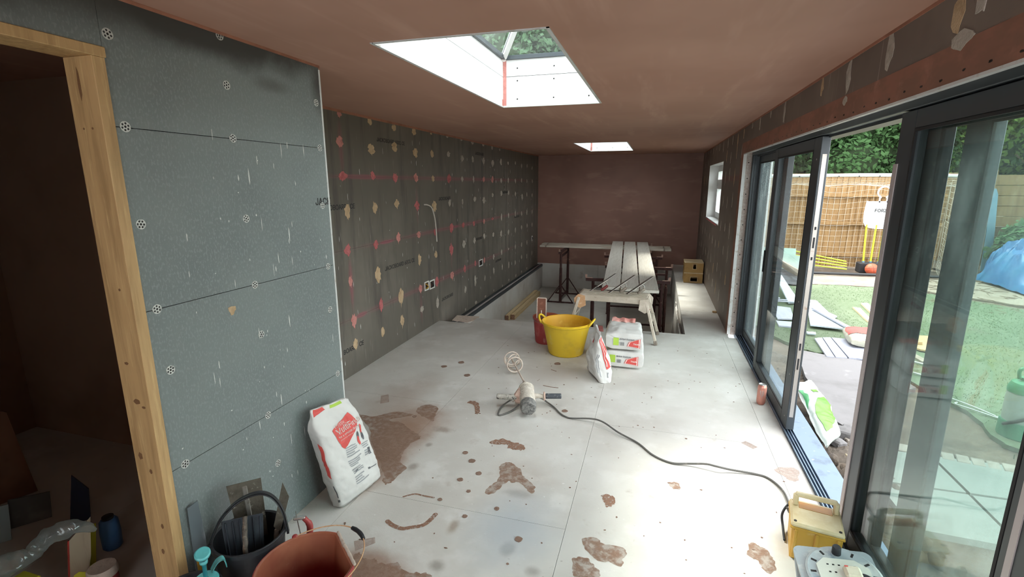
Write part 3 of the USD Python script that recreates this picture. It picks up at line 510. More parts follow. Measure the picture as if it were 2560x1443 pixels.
part(p3, 'edge_strip', box((.981, 2.538, .04), (.986, 2.574, 1.83)), 'alu_mauve', label='mauve-grey edge strip')
part(p3, 'edge_strip', box((.982, 1.475, .06), (.986, 1.50, 1.83)), 'alu_mauve', label='mauve-grey edge strip')
part(p3, 'pull_handle', box((.955, 1.41, .35), (.985, 1.45, .62), .006), 'rubber', label='black pull handle')
p4 = panel(1.04, 1.088, .30, 2.575, .12, .22, gl='pane_clear')
p5 = panel(1.095, 1.14, .30, 2.31, .12, .15, gl='pane_clear')

# ------------------------------------------------------------------ looks of the loose things
mat('bag_paper', (208, 206, 202), .6, [((194, 192, 189), 5, .45, .75), ((174, 168, 162), 9, .64, .85)], (14, .18))
mat('bag_red', (206, 78, 72), .55, [((186, 66, 62), 14, .5, .75)])
mat('bag_red_pale', (214, 140, 130), .6, [((230, 190, 180), 12, .45, .7)])
mat('bag_green', (166, 196, 70), .55)
mat('bag_ink', (92, 94, 98), .6)
mat('bag_ink_pale', (150, 152, 154), .6)
mat('bag_print_white', (238, 228, 222), .55)
mat('tub_yellow', (222, 186, 44), .5, [((206, 170, 50), 6, .5, .75), ((216, 196, 120), 9, .6, .8, (1, 1, .6))], (60, .06), masks=[((196, 140, 40), (0, 0, .24), (.24, .24, .16), .6, .5, 6, .15)])
mat('tub_inside', (210, 158, 34), .55, [((226, 182, 60), 3.5, .45, .6), ((190, 140, 84), 5, .56, .72), ((216, 190, 140), 7, .64, .8)])
mat('bucket_dusty', (160, 58, 58), .6, [((182, 104, 98), 12, .45, .7, (1, 1, .5)), ((206, 160, 150), 26, .6, .8, (1, 1, .4))], (60, .15))
mat('bucket_inside', (172, 88, 66), .6, [((150, 70, 56), 8, .5, .75), ((196, 130, 104), 14, .6, .8)])
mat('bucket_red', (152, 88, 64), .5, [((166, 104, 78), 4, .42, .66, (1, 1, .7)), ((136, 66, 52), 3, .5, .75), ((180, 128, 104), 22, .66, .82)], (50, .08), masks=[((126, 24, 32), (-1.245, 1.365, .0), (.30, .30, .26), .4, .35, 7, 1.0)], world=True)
mat('float_brown', (128, 80, 62), .75, [((150, 100, 80), 22, .5, .7), ((186, 150, 132), 40, .66, .82)], (80, .2))
mat('dust_pale', (206, 190, 176), .85, [((180, 160, 146), 30, .5, .7)], (80, .2))
mat('alu_dusty', (192, 180, 164), .6, [((214, 202, 188), 9, .45, .7), ((160, 144, 128), 16, .58, .8), ((196, 150, 116), 5, .66, .82)], (90, .2), metal=.15)
mat('alu_orange', (202, 158, 118), .75, [((222, 190, 154), 26, .5, .7), ((160, 116, 84), 40, .62, .8)], (90, .3))
mat('grip_red', (120, 46, 42), .55, [((150, 96, 86), 50, .58, .78)])
mat('grip_grey', (128, 116, 104), .6, [((160, 146, 132), 60, .5, .7)])
mat('steel', (150, 146, 140), .4, [((120, 114, 106), 30, .5, .75)], metal=.7)
mat('steel_grimy', (96, 90, 80), .55, [((70, 64, 54), 14, .45, .7), ((168, 164, 154), 34, .6, .76), ((46, 42, 38), 22, .64, .8)], (60, .25), metal=.3)
mat('trestle_rust', (66, 36, 34), .65, [((92, 56, 48), 26, .5, .75), ((130, 108, 98), 40, .68, .85)], (120, .15), metal=.2)
mat('trestle_pale', (172, 140, 126), .6, [((140, 100, 88), 30, .5, .7)])
mat('plank_pale', (206, 200, 190), .55, [((192, 184, 172), 5, .42, .7, (8, .7, 4), 5), ((214, 208, 200), 9, .55, .75, (10, .6, 4), 4), ((150, 128, 108), 7, .68, .84, (3, .6, 2))], (50, .1, (8, .6, 2)))
mat('plank_cross', (188, 178, 164), .65, [((164, 150, 134), 5, .42, .7, (.7, 8, 4), 5), ((206, 196, 184), 9, .55, .75, (.6, 10, 4), 4)], (50, .1))
mat('mixer_dusty', (202, 192, 178), .75, [((222, 214, 202), 30, .45, .65), ((150, 138, 126), 44, .56, .76), ((84, 80, 78), 60, .66, .8)], (120, .35))
mat('mixer_cap', (128, 126, 122), .7, [((84, 84, 84), 60, .45, .65), ((196, 190, 180), 90, .58, .74)], (140, .5))
mat('mixer_pink', (206, 176, 160), .7, [((190, 156, 140), 30, .5, .7)], (90, .2))
mat('grip_dusty', (176, 170, 160), .7, [((60, 60, 62), 50, .52, .62, (1, 1, 1)), ((210, 204, 194), 40, .5, .75)], (120, .3))
mat('grip_dark', (70, 74, 80), .6, [((160, 158, 152), 60, .55, .75)], (120, .2))
mat('whisk_dusty', (206, 190, 176), .7, [((170, 150, 136), 30, .5, .75)], (120, .2))
mat('cable_grey', (100, 98, 94), .6, [((130, 124, 118), 40, .55, .75)])
mat('cable_black', (34, 36, 42), .5)
mat('crate_tan', (178, 142, 82), .55, [((160, 124, 68), 10, .5, .75)])
mat('crate_dark', (62, 42, 28), .7)
mat('crate_top', (206, 186, 150), .6, [((186, 160, 120), 12, .5, .75)])
mat('can_pink', (206, 142, 126), .3, [((190, 120, 106), 14, .5, .7)], metal=.35)
mat('can_metal', (206, 206, 204), .25, metal=.8)
mat('tr_yellow', (206, 160, 66), .45, [((222, 186, 110), 7, .5, .75), ((214, 200, 172), 13, .62, .82)], (60, .05))
mat('tr_dusty', (214, 196, 156), .6, [((224, 210, 178), 12, .45, .7), ((196, 166, 110), 8, .58, .78)], (80, .1))
mat('tr_deep', (180, 122, 30), .5)
mat('reel_grey', (150, 158, 164), .55, [((190, 192, 190), 10, .45, .7), ((104, 122, 138), 14, .56, .76), ((130, 180, 186), 6, .72, .8)], (90, .1))
mat('reel_face', (196, 196, 188), .6, [((206, 204, 196), 10, .45, .7), ((168, 172, 172), 16, .6, .8)], (90, .1))
mat('plug_beige', (214, 202, 182), .5, [((198, 184, 162), 20, .5, .75)])
mat('black_plastic', (38, 40, 44), .42, [((58, 60, 64), 10, .5, .75), ((150, 150, 148), 44, .72, .84, (1, 1, .3))], (60, .06))
mat('black_ribbed', (44, 50, 58), .4, [((64, 72, 80), 12, .5, .75, (1, 1, .3)), ((160, 160, 156), 50, .71, .83, (1, 1, .2))], (60, .08))
mat('handle_mucky', (92, 84, 76), .75, [((150, 132, 116), 26, .48, .66), ((46, 42, 40), 34, .6, .74)], (80, .4))
mat('handle_red', (160, 62, 60), .45, [((200, 150, 146), 60, .66, .78)])
mat('teal', (92, 178, 180), .4, [((120, 196, 196), 20, .5, .7)])
mat('teal_dark', (44, 122, 130), .4)
mat('clear_grey', (96, 104, 108), .35, [((150, 156, 156), 12, .6, .8, (1, 1, .3))])
mat('ochre', (170, 132, 40), .6)
mat('card', (190, 174, 150), .75, [((168, 148, 124), 6, .45, .7, (3, 3, .5))])
mat('lime', (196, 190, 50), .55)
mat('bottle_blue', (72, 116, 164), .45, [((52, 92, 140), 14, .5, .75)])
mat('navy_sheet', (44, 54, 82), .5)
mat('grey_sheet', (86, 84, 82), .6, [((110, 106, 102), 9, .5, .75)])
mat('pale_sheet', (150, 160, 160), .6)
mat('board_reddish', (140, 100, 78), .7, [((120, 84, 64), 4, .45, .7)])
mat('white_plastic', (224, 222, 216), .4)
mat('pipe_pale', (196, 188, 178), .5)
n_ = {'t': ('transparent_bsdf', dict(color=(.93, .95, .95))), 'g': ('glossy_bsdf', dict(color=(.9, .95, .95), roughness=.15)), 'd': ('translucent_bsdf', dict(color=lin((210, 224, 224)))), 'd2': ('diffuse_bsdf', dict(color=lin((210, 224, 224)))), 'lw': ('layer_weight', dict(blend=.45)), 'a': ('mix_closure', dict(fac=.5)), 'b': ('mix_closure', dict(fac=.35)), 'm': ('mix_closure', {}), 'q': ('math', dict(math_type='multiply_add', value2=.6, value3=.25))}
M['polythene'] = usdkit.material(stage, '/World/Looks/polythene', n_, [('d.BSDF', 'a.closure1'), ('d2.BSDF', 'a.closure2'), ('a.closure', 'b.closure1'), ('g.BSDF', 'b.closure2'), ('lw.facing', 'q.value1'), ('q.value', 'm.fac'), ('t.BSDF', 'm.closure1'), ('b.closure', 'm.closure2')], surface='m.closure')

# ------------------------------------------------------------------ paper sacks
class Sack:
    """A filled paper sack: corners BL, BR, TL, TR of its middle sheet, thickness T. phi runs round the girth (0 right edge, .25 front), v from bottom to top."""
    def __init__(s, BL, BR, TL, TR, T, tv=lambda v: 1.0, wv=lambda v: 1.0, p=.5, amp=.006, freq=9, seed=1, bend=None):
        s.c = [np.asarray(q, float) for q in (BL, BR, TL, TR)]; s.T, s.tv, s.wv, s.p, s.amp, s.freq, s.seed = T, tv, wv, p, amp, freq, seed; s.bend = bend
        a = np.linspace(0, 2 * PI, 4001); W = np.linalg.norm(s.c[1] - s.c[0]) / 2
        q = np.c_[np.sign(np.cos(a)) * np.abs(np.cos(a)) ** p * W, np.sign(np.sin(a)) * np.abs(np.sin(a)) ** p * T / 2]
        s.pt = a / (2 * PI); s.st = np.r_[0, np.cumsum(np.linalg.norm(np.diff(q, axis=0), axis=1))]; s.st /= s.st[-1]
    def at(s, phi, v, eps=0.0):
        phi = np.interp(np.asarray(phi, float) % 1.0, s.st, s.pt)
        phi, v = np.broadcast_arrays(np.asarray(phi, float), np.asarray(v, float)); a = phi * 2 * PI
        tv, wv = np.vectorize(s.tv)(v), np.vectorize(s.wv)(v)
        u = np.sign(np.cos(a)) * np.abs(np.cos(a)) ** s.p * wv; t = np.sign(np.sin(a)) * np.abs(np.sin(a)) ** s.p * tv
        BL, BR, TL, TR = s.c; k = (u + 1) / 2
        P = ((1 - k) * (1 - v))[..., None] * BL + (k * (1 - v))[..., None] * BR + ((1 - k) * v)[..., None] * TL + (k * v)[..., None] * TR
        n = unit(np.cross(BR - BL, TL - BL)); x = unit(BR - BL)
        o = np.stack([np.cos(a) * np.abs(np.cos(a)) ** (s.p * .0), np.sin(a)], -1)
        P = P + n * (s.T / 2 * t)[..., None]
        if s.bend: P = P + n * np.vectorize(s.bend)(u, v)[..., None]
        d = np.stack([meshkit.fbm(P * s.freq, 3, s.seed + j) for j in range(3)], -1) - .5
        return P + 2 * s.amp * d + eps * (o[..., :1] * x + o[..., 1:] * n)
    def mesh(s, n=120, m=48):
        ph, v = np.meshgrid(np.arange(n) / n, np.linspace(0, 1, m), indexing='ij'); P = s.at(ph, v)
        q = grid_surface(np.concatenate([P, P[:1]], 0)); V_ = list(q.vertices); f = list(q.faces); N = m
        for j, flip in ((0, 1), (m - 1, 0)):
            c = len(V_); V_.append(P[:, j].mean(0))
            for i in range(n):
                a, b = i * N + j, (i + 1) * N + j; f.append([c, b, a] if flip else [c, a, b])
        r = tm(V_, np.array(f)); r = trimesh.Trimesh(r.vertices, r.faces, process=False); r.merge_vertices(digits_vertex=6)
        if r.is_watertight and r.volume < 0: r.invert()
        return tm(r.vertices, r.faces)
    def phi(s, u): u = np.clip(u, -1, 1); return np.interp(np.arccos(np.sign(u) * np.abs(u) ** (1 / s.p)) / (2 * PI), s.pt, s.st)
    def decal(s, poly, eps=.002, side=True):
        """poly in (u, v) on the front (side=True), or in (phi, v)."""
        g = poly if hasattr(poly, 'geom_type') else Polygon(poly); g = g.buffer(0)
        v, f = trimesh.creation.triangulate_polygon(g, engine='earcut'); v, f = trimesh.remesh.subdivide_to_size(np.c_[v, np.zeros(len(v))], f, .05 if side else .02)
        ph = s.phi(v[:, 0]) if side else v[:, 0]
        return tm(s.at(ph, v[:, 1], eps), f)
    def flat(s, mesh, u, v, du, dv, eps=.003, rot=0.0):
        """Lettering (x, y in metres) on the front at (u, v); du, dv: metres to u and v."""
        q = np.asarray(mesh.vertices); c, n = math.cos(rot), math.sin(rot); x, y = q[:, 0] * c - q[:, 1] * n, q[:, 0] * n + q[:, 1] * c
        return tm(s.at(s.phi(u + x * du), v + y * dv, eps), mesh.faces)

def sack_prints(t, s, U, Vv):
    """The printing on the broad face of a plaster sack. U, Vv: metres to u and v."""
    part(t, 'red_panel', s.decal([(-.50, .765), (.0, .815), (.52, .87), (.60, .84), (.62, .76), (.35, .665), (-.10, .555), (-.27, .535), (-.36, .57), (-.44, .67)], .002), 'bag_red')
    part(t, 'printed_word', cat(s.flat(text('Thistle', .019, False), -.38, .765, U, Vv, rot=.12), s.flat(text('MultiFinish', .030), -.38, .705, U, Vv, rot=.12), s.flat(text('for a smooth finish', .013), -.35, .665, U, Vv, rot=.12), s.flat(text('plastering skim coat', .008, False), -.32, .636, U, Vv, rot=.12)), 'bag_print_white')
    r = random.Random(5); rows = []
    for j in range(19):
        v = .525 - j * .022
        if j in (5, 10, 14): continue
        for u0, w in ((-.26, r.uniform(.34, .56)), (.44, r.uniform(.2, .34))):
            if u0 > 0 and not 2 <= j <= 8: continue
            rows.append(s.decal(sbox(u0, v, u0 + w, v + .011), .002))
    part(t, 'small_print', rows, 'bag_ink_pale')
    part(t, 'pictogram', [s.decal(affinity.translate(Point(0, 0).buffer(.05, 6), *q), .002) for q in ((.42, .60), (.62, .575))] + [s.decal(sbox(.62, .34, .76, .42), .002), s.decal(sbox(.42, .185, .50, .21), .002), s.decal(sbox(.50, .19, .82, .20), .002), s.decal(sbox(-.17, .245, -.04, .26), .002)], 'bag_ink')
    part(t, 'red_pictogram', [s.decal(affinity.translate(Point(0, 0).buffer(.055, 6), *q), .0025) for q in ((.60, .665), (.40, .545))], 'bag_red')

s1 = Sack((-1.600, 2.025, .004), (-1.545, 2.352, .004), (-1.706, 1.985, .575), (-1.655, 2.285, .53), .115, tv=lambda v: min(1, .75 + 3 * v) * (1 if v < .72 else max(.16, 1 - ((v - .72) / .28) ** 1.3)), wv=lambda v: 1 + .05 * math.sin(PI * v) - (.12 * max(0, v - .8) / .2), p=.42, amp=.011, freq=13, seed=3)
t = thing('plaster_bag', 'full white paper plaster sack with red panel leaning against the grey board wall', 'plaster bag', (-1.58, 2.19, 0))
part(t, 'sack', s1.mesh(), 'bag_paper', True)
sack_prints(t, s1, 2 / .34, 1 / .57)
part(t, 'red_panel', s1.decal([(.452, .64), (.480, .68), (.474, .34), (.452, .30)], .002, False), 'bag_red')
part(t, 'green_panel', s1.decal([(-.05, .965), (.55, .965), (.5, .998), (0, .998)], .002), 'bag_green')
part(t, 'red_flap', s1.decal([(-.95, .93), (-.35, .96), (-.45, .998), (-.9, .998)], .002), 'bag_red')
part(t, 'side_print', [s1.decal([(.456, .10), (.463, .10), (.463, .23), (.456, .23)], .002, False), s1.decal([(.452, .055), (.468, .055), (.468, .08), (.452, .08)], .002, False)], 'bag_ink')

def end_prints(t, x0, x1, y, z0, z1):
    w, h = x1 - x0, z1 - z0; R = lambda a, b, c, d: on_ym(prism(sbox(x0 + a * w, z0 + b * h, x0 + c * w, z0 + d * h), 0, .0012), y)
    tri = lambda k, e: on_ym(prism([(x0 + (.50 + k) * w, z0 + (.20 + k * .6) * h), (x0 + (.93 - k) * w, z0 + (.10 + k) * h), (x0 + (.93 - k) * w, z0 + (.86 - k) * h), (x0 + (.56 + k) * w, z0 + (.56 - k * .3) * h)], 0, e), y)
    part(t, 'red_panel', tri(0, .0012), 'bag_red'); part(t, 'panel_line', tri(.02, .0018), 'bag_print_white'); part(t, 'red_panel', tri(.045, .0024), 'bag_red')
    part(t, 'green_panel', R(.04, .22, .22, .84), 'bag_green')
    part(t, 'barcode', [R(.27 + .018 * k, .22, .278 + .018 * k, .50) for k in range(8)], 'bag_ink')
    part(t, 'printed_word', on_ym(text('British Gypsum', .014), y - .0005, x0 + .25 * w, z0 + .70 * h), 'bag_ink')
    part(t, 'printed_word', on_ym(text('Thistle', .014), y - .003, x0 + .70 * w, z0 + .36 * h), 'bag_print_white')
for k, (z0, T, dx, lab) in enumerate([(.012, .165, 0, 'white plaster sack lying flat underneath another beside the yellow tub'), (.19, .165, .0, 'torn white plaster sack lying on top of another beside the yellow tub')]):
    zm = z0 + T / 2
    if k: pts = ((-.40, 4.56, zm), (-.045, 4.56, zm), (-.405, 5.08, zm + .01), (-.08, 5.08, zm + .01))
    else: pts = ((-.40, 4.57, zm), (-.03, 4.57, zm), (-.41, 5.12, zm), (-.05, 5.12, zm))
    s = Sack(*pts, T, tv=lambda v: min(1, .86 + 4 * v) * (1 if v < .75 else 1 - .35 * (v - .75) / .25), wv=lambda v: min(1, .96 + .8 * v), p=.33, amp=.006 if not k else .014, freq=8 if not k else 11, seed=20 + k, bend=(lambda u, v: .02 * math.cos(u * 1.4) * math.sin(PI * min(1, v * 1.3))) if k else None)
    t = thing('plaster_bag', lab, 'plaster bag', (-.22, 4.8, 0))
    part(t, 'sack', s.mesh(110, 40), 'bag_paper', True)
    end_prints(t, -.36 + .03 * k, -.06 + .01 * k, 4.557 + (.008 if not k else -.004), z0 + .022, z0 + T - .022)
    if k:
        part(t, 'torn_flap', [shell(spl([(-.37 + .026 * i, 4.94 + .012 * math.sin(i * 2.1), .362 + .006 * math.sin(i * 1.7)) for i in range(10)], 3)[:, None] + np.array([(0, 0, 0), (0, .05, .022), (0, .10, .018)])[None], .002)], 'bag_red_pale', True, label='torn open red paper end')
        part(t, 'red_panel', s.decal([(-.6, .80), (.5, .84), (.45, .93), (-.6, .90)], .003), 'bag_red_pale')
s = Sack((-.34, 4.17, .004), (-.50, 4.50, .004), (-.42, 4.27, .41), (-.49, 4.49, .455), .17, tv=lambda v: min(1, .8 + 2 * v) * (1 if v < .45 else max(.12, 1 - .95 * ((v - .45) / .55) ** 1.2)), wv=lambda v: 1.0 - .1 * v, p=.5, amp=.022, freq=12, seed=40)
s.c = [s.c[1], s.c[0], s.c[3], s.c[2]]
t = thing('plaster_bag', 'half empty crumpled plaster sack standing open in front of the two lying sacks', 'plaster bag', (-.38, 4.36, 0))
part(t, 'sack', s.mesh(120, 48), 'bag_paper', True)
part(t, 'red_panel', s.decal([(-.07, .30), (-.02, .28), (.025, .90), (-.04, .97), (-.085, .7), (-.045, .55)], .003, False), 'bag_red')
part(t, 'panel_line', [s.decal([(-.058 + .03 * k, .34), (-.052 + .03 * k, .34), (-.02 + .02 * k, .92), (-.026 + .02 * k, .92)], .005, False) for k in (0, 1)], 'bag_print_white')
part(t, 'small_print', [s.decal([(.035 + .018 * k, .12 + .05 * k), (.043 + .018 * k, .12 + .05 * k), (.05 + .016 * k, .60), (.042 + .016 * k, .60)], .003, False) for k in range(2)] + [s.decal([(-.03, .10), (-.02, .10), (-.02, .2), (-.03, .2)], .003, False)], 'bag_ink_pale')
part(t, 'red_panel', s.decal([(.20, .74), (.24, .76), (.235, .86), (.205, .84)], .003, False), 'bag_red')
P = np.array([[(-.46 + .02 * j, 4.40 - .03 * i, .41 + .022 * i + .004 * j * (i % 2)) for j in range(3)] for i in range(5)])
part(t, 'torn_flap', shell(P + (.02, 0, 0), .003), 'grip_red', True, label='dark red curled paper flap')

# ------------------------------------------------------------------ tubs and buckets
t = thing('trug_tub', 'yellow flexible rubber tub with two loop handles on the floor', 'tub', (-.83, 4.885, 0))
o = (-.83, 4.885, 0)
out = [(0, .002), (.17, 0), (.182, .012), (.215, .18), (.245, .32), (.257, .338), (.258, .346), (.252, .350)]
ins = [(.252, .350), (.244, .345), (.236, .32), (.206, .18), (.174, .022), (0, .02)]
part(t, 'tub_wall', lathe(out, 64, o), 'tub_yellow', 40)
part(t, 'tub_inside', lathe(ins, 64, o), 'tub_inside', 40)
for sg in (-1, 1):
    d = V(math.cos(-.06) * sg, math.sin(-.06) * sg, 0); e = V(-d[1], d[0], 0)
    pts = [V(*o) + d * (.247 + .045 * math.sin(PI * k / 10)) + e * (.085 * math.cos(PI * k / 10)) + V(0, 0, .325 + .062 * math.sin(PI * k / 10)) for k in range(11)]
    part(t, 'loop_handle', tube(spl(pts, 3), .011, 8), 'tub_yellow', True)
part(t, 'rim_ring', lathe([(.252, .322), (.262, .330), (.262, .338), (.25, .34)], 64, o), 'tub_yellow', 40)

def bucket(t, o, prof, h, mo, mi, th=.004, n=48, warp=None, base=True):
    w = warp or (lambda m: m)
    part(t, 'bucket_wall', w(lathe([(0, .001)] + prof + [(prof[-1][0] + .008, h - .02), (prof[-1][0] + .009, h - .002), (prof[-1][0] + .004, h)], n, o)), mo, 40)
    part(t, 'bucket_inside', w(lathe([(prof[-1][0] + .004, h), (prof[-1][0] - th, h - .003)] + [(r - th, z + th) for r, z in prof[::-1]] + [(0, th + .004)], n, o)), mi, 40)
o = (-1.105, 5.185, 0)
t = thing('builders_bucket', 'dusty red plastic bucket standing behind the yellow tub', 'bucket', o)
bucket(t, o, [(.118, 0), (.126, .02), (.148, .285)], .30, 'bucket_dusty', 'bucket_inside')
a = [V(*o) + V(.157 * math.cos(q), .157 * math.sin(q), .285 - .03 * abs(math.sin(q))) for q in np.linspace(PI * .55, PI * 1.55, 14)]
part(t, 'wire_handle', tube(a, .0025, 6), 'steel', True)
t = thing('plastering_float', 'brown plastering float with pale dusty edge standing in the dusty red bucket', 'plastering float', (-1.165, 5.15, .02))
fr = frame((-1.165, 5.17, .012), unit((1, .04, 0)), unit((.0, .06, 1)), unit(np.cross((1, .04, 0), (0, .06, 1))))
rr = sbox(-.052, 0, .052, .49).buffer(-.012).buffer(.012)
part(t, 'float_plate', put(prism(rr, 0, .012), fr), 'float_brown')
part(t, 'dusty_edge', put(prism(rr.buffer(.004).difference(rr.buffer(-.006)), .002, .0145), fr), 'dust_pale')
part(t, 'handle_stub', put(prism(sbox(-.006, .30, .006, .35), .012, .02), fr), 'dust_pale')
part(t, 'float_handle', put(cat(box((-.012, .12, -.045), (.012, .36, -.02), .006), box((-.01, .15, -.022), (.01, .19, 0)), box((-.01, .29, -.022), (.01, .33, 0))), fr), 'float_brown')

o = (-1.245, 1.365, 0)
d = unit((.62, .78, 0))
def flatten_side(m, k=.80):
    v = np.array(m.vertices); q = v - V(*o); r = np.hypot(q[:, 0], q[:, 1]); s_ = q @ d; lim = k * r
    R = np.interp(q[:, 2], [0, .28], [.14, .19]); over = np.maximum(0, s_ - .80 * np.minimum(r, R) )
    dd = np.where(s_ > .80 * r, s_ - .80 * r, 0); return tm(v - dd[:, None] * d, m.faces)
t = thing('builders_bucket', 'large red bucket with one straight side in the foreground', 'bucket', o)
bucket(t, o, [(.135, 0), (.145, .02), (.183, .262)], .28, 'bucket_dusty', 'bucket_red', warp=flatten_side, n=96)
e = V(-d[1], d[0], 0); c0 = V(*o) + V(0, 0, .275) + d * .0
part(t, 'caked_rim', wob(tube([V(*o) + d * .156 + e * q_ + V(0, 0, .281) for q_ in np.linspace(-.112, .112, 15)], .0065, 8), .003, 60), 'dust_pale', True, label='pale plaster caked on the straight rim')
arc = [c0 + e * (.197 * math.cos(q)) + d * (.225 * math.sin(q)) + V(0, 0, .03 * math.sin(q)) for q in np.linspace(.0, PI, 33)]
part(t, 'wire_handle', tube(arc, .0026, 7), 'alu_orange', True)
part(t, 'handle_grip', tube(arc[12:18], [.008, .0095, .0088, .0095, .0088, .008], 12), 'black_plastic', True, label='black plastic grip')
for s_ in (-1, 1): part(t, 'handle_lug', rod(c0 + e * s_ * .186, c0 + e * s_ * .2, .012, 12), 'bucket_dusty')

o = (-1.585, 1.435, 0)
t = thing('builders_bucket', 'black plastic bucket full of trowels below the grey wall', 'bucket', o)
bucket(t, o, [(.11, 0), (.118, .02), (.138, .285)], .30, 'black_plastic', 'black_plastic')
ar = spl([(-1.693, 1.343, .30), (-1.657, 1.37, .392), (-1.602, 1.411, .46), (-1.542, 1.456, .484), (-1.5, 1.488, .46), (-1.47, 1.51, .385), (-1.459, 1.518, .27)], 6)
P = np.stack([ar - V(.5, -.6, 0) * .0, ar + unit((.6, -.8, 0)) * .022], 1)
part(t, 'strap_handle', shell(P, .009), 'black_plastic', True)
def sheet(corners, th):
    c = np.asarray(corners, float); n = unit(np.cross(c[1] - c[0], c[-1] - c[0])); f = trimesh.creation.triangulate_polygon(Polygon(np.c_[(c - c[0]) @ unit(c[1] - c[0]), (c - c[0]) @ np.cross(n, unit(c[1] - c[0]))]), engine='earcut')
    x = unit(c[1] - c[0]); return put(prism(Polygon(np.c_[(c - c[0]) @ x, (c - c[0]) @ np.cross(n, x)]), -th / 2, th / 2), frame(c[0], x, np.cross(n, x), n))
t = thing('spreading_knife', 'wide grimy steel filling knife standing up in the black bucket', 'filling knife', (-1.65, 1.5, .1))
b_ = part(t, 'blade', sheet([(-1.70, 1.454, .481), (-1.612, 1.554, .476), (-1.600, 1.545, .20), (-1.672, 1.463, .20)], .003), 'steel_grimy')
part(b_, 'blade_rib', beam((-1.655, 1.503, .46), (-1.636, 1.500, .20), .02, .008, up=(.75, -.66, 0), bev=.003), 'steel')
part(t, 'knife_handle', beam((-1.636, 1.500, .22), (-1.615, 1.48, .05), .028, .024, up=(.75, -.66, 0), bev=.006), 'black_plastic')
t = thing('ribbed_tray', 'black ribbed plastic tray stuck upright in the black bucket', 'tray', (-1.59, 1.41, .1))
c4 = [V(-1.661, 1.375, .368), V(-1.557, 1.488, .350), V(-1.533, 1.445, .13), V(-1.614, 1.345, .13)]
part(t, 'tray_face', sheet(c4, .005), 'black_ribbed')
nn = unit(np.cross(c4[1] - c4[0], c4[3] - c4[0])); nn = nn if nn @ V(.7, -.7, .2) > 0 else -nn
for k in range(6):
    q = (k + .5) / 6; a = c4[0] * (1 - q) + c4[1] * q; b = c4[3] * (1 - q) + c4[2] * q
    part(t, 'rib', beam(a + nn * .004, b + nn * .004, .006, .012, up=nn, bev=.002), 'black_ribbed')
part(t, 'tray_lip', beam(c4[0], c4[1], .014, .006, up=nn, bev=.002), 'black_ribbed')
t = thing('stirring_stick', 'plaster-caked wooden stirring stick in front of the black ribbed tray', 'stick', (-1.55, 1.38, .1))
part(t, 'stick', wob(tube(spl([(-1.575, 1.415, .39), (-1.556, 1.385, .331), (-1.538, 1.362, .241), (-1.53, 1.352, .12), (-1.545, 1.372, .03)], 5), .010, 9), .004, 40), 'handle_mucky', True)
part(t, 'plaster_lump', wob(tube(spl([(-1.5365, 1.3605, .225), (-1.531, 1.353, .17), (-1.532, 1.354, .12)], 4), [.011, .016, .018, .017, .019, .016, .017, .015, .012], 10), .006, 40), 'handle_mucky', True, label='lump of dried plaster')
t = thing('pointed_trowel', 'narrow pointed dark steel blade standing in the black bucket', 'trowel', (-1.49, 1.55, .1))
part(t, 'blade', sheet([(-1.496, 1.553, .476), (-1.480, 1.565, .401), (-1.512, 1.525, .24), (-1.530, 1.512, .28)], .003), 'steel_grimy')
part(t, 'trowel_handle', rod((-1.52, 1.519, .26), (-1.54, 1.49, .06), .012, 10), 'handle_mucky')
t = thing('finishing_trowel', 'plastering trowel with red curved handle and silver collar beside the black bucket', 'trowel', (-1.45, 1.57, 0))
part(t, 'blade', sheet([(-1.486, 1.60, .30), (-1.462, 1.575, .30), (-1.452, 1.60, .006), (-1.478, 1.63, .006)], .003), 'steel')
part(t, 'collar', beam((-1.476, 1.572, .285), (-1.432, 1.598, .285), .024, .012, bev=.004), 'can_metal')
part(t, 'grip', tube(spl([(-1.437, 1.592, .283), (-1.421, 1.604, .245), (-1.424, 1.604, .20), (-1.436, 1.597, .16)], 5), [.011] * 4 + [.014] * 8 + [.011] * 4, 12), 'handle_red', True)
part(t, 'handle_post', rod((-1.436, 1.597, .165), (-1.462, 1.60, .16), .008, 8), 'can_metal')
solo('plastic_offcut', sheet([(-1.757, 1.315, .461), (-1.743, 1.352, .475), (-1.740, 1.36, .30), (-1.743, 1.352, .004), (-1.759, 1.31, .004)], .006), 'clear_grey', 'smoky grey plastic offcut leaning against the wall beside the door post', 'offcut')
solo('filling_knife', sheet([(-1.712, 1.288, .27), (-1.680, 1.300, .30), (-1.676, 1.295, .004), (-1.706, 1.283, .004)], .006), 'ochre', 'small ochre yellow scraper at the edge of the black bucket', 'scraper')
o = (-1.585, 1.13, 0)
t = thing('builders_bucket', 'dark bucket beneath the turquoise tool by the doorway', 'bucket', o)
bucket(t, o, [(.09, 0), (.098, .02), (.115, .25)], .265, 'black_plastic', 'black_plastic')
t = thing('sealant_tool', 'turquoise plunger tool with round knob lying on the dark bucket', 'sealant gun', (-1.53, 1.17, .27))
part(t, 'knob', lathe([(0, .0), (.024, 0), (.0265, .004), (.0265, .012), (.022, .016), (0, .014)], 28, (-1.538, 1.181, .405), unit((.35, -.25, .9))), 'teal', 40)
part(t, 'knob_skirt', lathe([(0, -.02), (.016, -.02), (.021, 0), (0, 0)], 24, (-1.538, 1.181, .405), unit((.35, -.25, .9))), 'black_plastic', 40)
part(t, 'stem', rod((-1.541, 1.184, .39), (-1.565, 1.20, .275), .0075, 12), 'teal_dark', True)
part(t, 'stem_collar', rod((-1.5435, 1.1855, .377), (-1.546, 1.187, .366), .014, 16), 'teal', True)
part(t, 'base_plate', lathe([(.010, 0), (.042, 0), (.044, .006), (.040, .012), (.012, .012), (.010, 0)], 32, (-1.565, 1.20, .266), (.1, -.1, 1)), 'teal', 40)
